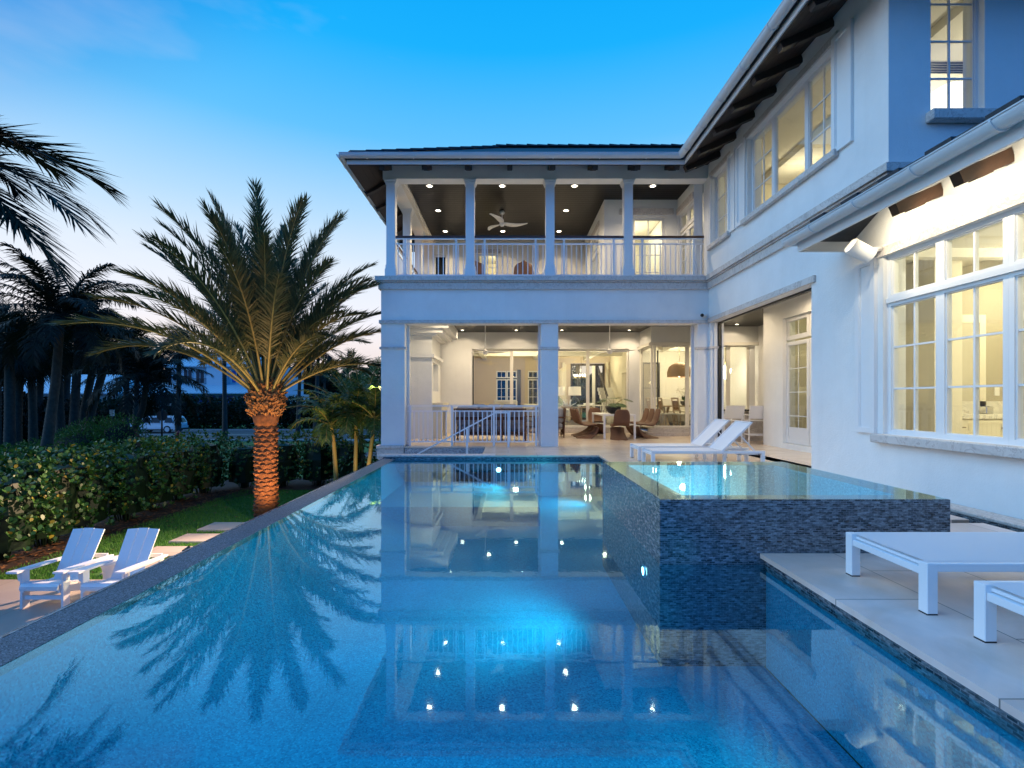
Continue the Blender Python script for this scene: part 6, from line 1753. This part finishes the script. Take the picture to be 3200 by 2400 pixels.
# ================================================================ ACROSS THE ROAD
def white_house(cx, cy):
    o = thing('neighbour_house', 'big white neighbour house with seamed metal roofs, balcony and blue shutters', 'house', (cx, cy, RZ))
    def hpx(m, n, mt, par=None): return m.build(n, mt, par or o)
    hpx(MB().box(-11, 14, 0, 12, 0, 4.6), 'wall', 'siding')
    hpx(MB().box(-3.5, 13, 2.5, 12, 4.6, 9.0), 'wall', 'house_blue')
    hpx(MB().box(2.5, 5.5, 1.6, 2.49, 4.6, 9.3), 'stair_tower', 'house_blue')
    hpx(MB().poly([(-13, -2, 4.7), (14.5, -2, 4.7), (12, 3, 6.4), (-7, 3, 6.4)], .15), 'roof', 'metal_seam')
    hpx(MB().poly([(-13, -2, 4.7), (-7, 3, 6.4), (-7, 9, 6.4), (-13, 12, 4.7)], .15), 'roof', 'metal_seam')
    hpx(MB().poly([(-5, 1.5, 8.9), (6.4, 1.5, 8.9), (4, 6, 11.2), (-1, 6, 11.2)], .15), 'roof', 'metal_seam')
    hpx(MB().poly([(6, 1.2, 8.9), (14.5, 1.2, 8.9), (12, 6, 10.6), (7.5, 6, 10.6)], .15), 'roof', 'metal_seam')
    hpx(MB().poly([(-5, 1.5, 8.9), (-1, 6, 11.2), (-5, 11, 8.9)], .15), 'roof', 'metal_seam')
    hpx(MB().box(3.4, 4.6, 5, 6.2, 9, 12.6), 'chimney', 'house_blue')
    w = hpx(MB().box(-1.6, -.2, 2.42, 2.49, 6.2, 8.4).box(.3, 1.7, 2.42, 2.49, 6.2, 8.4), 'window_frame', 'trim_white')
    for x in (-1.5, -.85, .4, 1.05): hpx(MB().box(x, x + .55, 2.39, 2.415, 6.3, 8.3), 'pane', 'dark_glass', w)
    for x in (6.6, 9.4, 12.0):
        w = hpx(MB().box(x, x + 1.0, 2.42, 2.49, 6.4, 8.2), 'window_frame', 'trim_white'); hpx(MB().box(x + .1, x + .9, 2.39, 2.415, 6.5, 8.1), 'pane', 'dark_glass', w)
        hpx(MB().box(x - .6, x - .05, 2.40, 2.49, 6.4, 8.2), 'shutter', 'shutter_blue'); hpx(MB().box(x + 1.05, x + 1.6, 2.40, 2.49, 6.4, 8.2), 'shutter', 'shutter_blue')
    m = MB().box(-4, 2.4, 1.9, 1.95, 6.9, 6.98)
    for k in range(34): m.box(-4 + k * .19, -3.97 + k * .19, 1.91, 1.94, 6.1, 6.9)
    hpx(m, 'balcony_rail', 'black_metal')
    for k in range(7):
        x = -9.5 + k * 3.0
        hpx(MB().poly([(x, -.05, 4.3), (x + 2.4, -.05, 4.3), (x + 2.4, -1.0, 2.3), (x, -1.0, 2.3)], .08), 'bahama_shutter', 'bahama_louver')
    for x in (-12.4, -11): hpx(MB().tube([(x, -1.6, 0), (x, -1.6, 4.6)], .12, 8), 'porch_column', 'trim_white')
    return o
white_house(P(640, 1200, 74).x - 2.0, 72)
b = P(275, 1250, 66)
nh = thing('neighbour_bungalow', 'low neighbour house at the left with a pale seamed metal roof behind the palms', 'house', (b.x - 3, 66, RZ))
MB().box(-8, 6.6, 0, 10, 0, 4.6).build('wall', 'siding', nh)
MB().poly([(-9.5, -1, 4.6), (8, -1, 4.6), (3.6, 4.5, 7.4), (-9.5, 4.5, 7.4)], .15).build('roof', 'metal_seam', nh)
MB().poly([(8, -1, 4.6), (8, 10, 4.6), (3.6, 4.5, 7.4)], .15).build('roof_plane', 'metal_seam', nh)
MB().tube([(7.2, -.6, 0), (7.2, -.6, 4.55)], .14, 8).build('porch_column', 'trim_white', nh)
MB().box(5.0, 6.2, -.06, -.005, 1.4, 3.4).build('window', 'dark_glass', nh)
MB().poly([(8.6, -.6, 3.8), (10.4, -.6, 4.9), (12.6, -.6, 2.8), (12.6, -.6, 2.6), (8.6, -.6, 2.6)], .5, (0, 1, 0)).build('gable_wall', 'siding', nh)
MB().beam((10.3, -.4, 5.0), (13.0, -.4, 2.5), 1.2, .12, up=(0, 1, 0)).beam((10.3, -.4, 5.0), (8.3, -.4, 3.8), 1.2, .12, up=(0, 1, 0)).build('gable_roof', 'trim_white', nh)

# parked white car, rear to the right
b = P(571, 1347, 53.5)
car = thing('parked_car', 'white three row utility car parked on the road, its rear end to the right', 'car', (b.x, 53.5, RZ + .02))
prof = [(0.05, .45), (0, .75), (.02, 1.02), (.10, 1.08), (.42, 1.72), (.6, 1.83), (1.2, 1.9), (3.2, 1.86), (3.6, 1.78), (4.35, 1.22), (5.5, 1.12), (5.72, .95), (5.75, .55), (5.65, .35), (.2, .35)]
m = MB(); n = len(prof)
def cw(z): return .98 if z < 1.1 else .98 - (z - 1.1) * .22
A = [Vector((-x, -cw(z), z)) for x, z in prof]; B = [Vector((-x, cw(z), z)) for x, z in prof]
m.add(A + B, [(i, (i + 1) % n, (i + 1) % n + n, i + n) for i in range(n)]).add(A, [tuple(range(n))]).add(B, [tuple(range(n))[::-1]])
m.build('body', 'car_paint', car)
def gl(x0, x1, x2, x3, z0, z1):
    y0, y1 = -cw(z0) - .012, -cw(z1) - .012
    return MB().add([(-x0, y0, z0), (-x1, y0, z0), (-x2, y1, z1), (-x3, y1, z1)], [(0, 1, 2, 3)])
gl(.42, 1.35, 1.35, .66, 1.14, 1.68).build('window', 'dark_glass', car)
gl(1.9, 2.85, 2.85, 1.9, 1.14, 1.70).build('window', 'dark_glass', car)
gl(2.95, 4.1, 3.6, 2.95, 1.14, 1.68).build('window', 'dark_glass', car)
MB().add([(-.10, -.78, 1.16), (-.10, .78, 1.16), (-.36, .70, 1.62), (-.36, -.70, 1.62)], [(0, 1, 2, 3)]).xform(Matrix.Translation((.03, 0, .01))).build('rear_window', 'dark_glass', car)
for y in (-.96, .80): MB().box(-.06, .03, y, y + .16, .78, 1.14, .01).build('taillight', 'tail_red', car)
MB().box(-.0, .02, -.26, .26, .80, .94).build('license_plate', 'sign_white', car)
MB().box(-.30, .07, -.97, .97, .33, .52, .03).build('rear_bumper', 'black_metal', car)
MB().box(-5.3, -.4, -.99, -.95, .30, .42).build('sill_trim', 'black_metal', car)
for x in (-1.05, -4.35):
    for y in (-.99, .79):
        w = MB().tube([(x, y - .01, .40), (x, y + .20, .40)], .40, 24).build('wheel', 'black_foot', car)
        MB().tube([(x, y - .025, .40), (x, y - .011, .40)], .26, 20).build('rim', 'trim_white', w)
# street sign post with two blades and the back of an octagonal stop sign
b = P(506, 1368, 30)
def text(s, size, mat, par, loc, rot, name='lettering'):
    c = bpy.data.curves.new(name, 'FONT'); c.body = s; c.size = size; c.align_x = 'CENTER'; c.align_y = 'CENTER'; c.extrude = .001
    o = bpy.data.objects.new(name, c); COL.objects.link(o)
    dg = bpy.context.evaluated_depsgraph_get(); me = bpy.data.meshes.new_from_object(o.evaluated_get(dg)); bpy.data.objects.remove(o)
    me.materials.clear(); me.materials.append(MATS[mat]); me.name = name
    o = bpy.data.objects.new(name, me); COL.objects.link(o); o.parent = par; o.location = loc; o.rotation_euler = rot
    return o
ss = thing('street_sign', 'dark post with two white street name blades above the back of a stop sign', 'street sign', (b.x, 30, RZ))
zb = zat(1264, 30) - RZ; zb2 = zat(1271, 30) - RZ
MB().tube([(0, 0, 0), (0, 0, zb + .12)], .055, 10).build('post', 'black_metal', ss)
for x0, x1, zc, tx, tilt in ((.06, .66, zb, '18th Ave S', 0), (-.60, -.06, zb2, 'Gulf Shore Blvd S', 0)):
    bl = MB().box(x0, x1, -.01, .01, zc - .065, zc + .065).build('blade', 'sign_white', ss)
    text(tx, .115 if x0 > 0 else .068, 'black_metal', bl, ((x0 + x1) / 2, -.0115, zc), (R(90), 0, 0))
m = MB(); zs = zat(1298, 30) - RZ
m.poly([(.36 * math.cos(R(22.5 + 45 * k)), 0, zs + .36 * math.sin(R(22.5 + 45 * k))) for k in range(8)], .02, (0, 1, 0)); m.build('stop_sign_back', 'black_metal', ss)
b = P(350, 1290, 32)
ns = thing('notice_sign', 'small white notice sign on a post among the dark palms', 'sign', (b.x, 32, RZ))
MB().tube([(0, 0.02, 0), (0, .02, b.z - RZ + .15)], .03, 8).build('post', 'black_metal', ns)
pn = MB().box(-.15, .15, -.012, .012, b.z - RZ - .22, b.z - RZ + .2).build('panel', 'sign_white', ns)
for k in range(5): MB().box(-.11 + .01 * (k % 2), .11 - .015 * (k % 3), -.0145, -.0125, b.z - RZ + .13 - k * .075, b.z - RZ + .155 - k * .075).build('text_line', 'black_metal', pn)
b = P(558, 1370, 34)
fh = thing('fire_hydrant', 'small red fire hydrant by the road beyond the hedge', 'fire hydrant', (b.x, 34, b.z - .12))
MB().lathe([(.15, 0), (.15, .05), (.10, .07), (.10, .45), (.13, .47), (.12, .55), (.06, .63), (.03, .68), (0, .69)], 14).build('barrel', 'red_paint', fh)
MB().tube([(-.17, 0, .38), (.17, 0, .38)], .05, 10).build('side_nozzle', 'red_paint', fh)
MB().tube([(0, 0, .36), (0, -.15, .36)], .065, 10).build('front_nozzle', 'red_paint', fh)
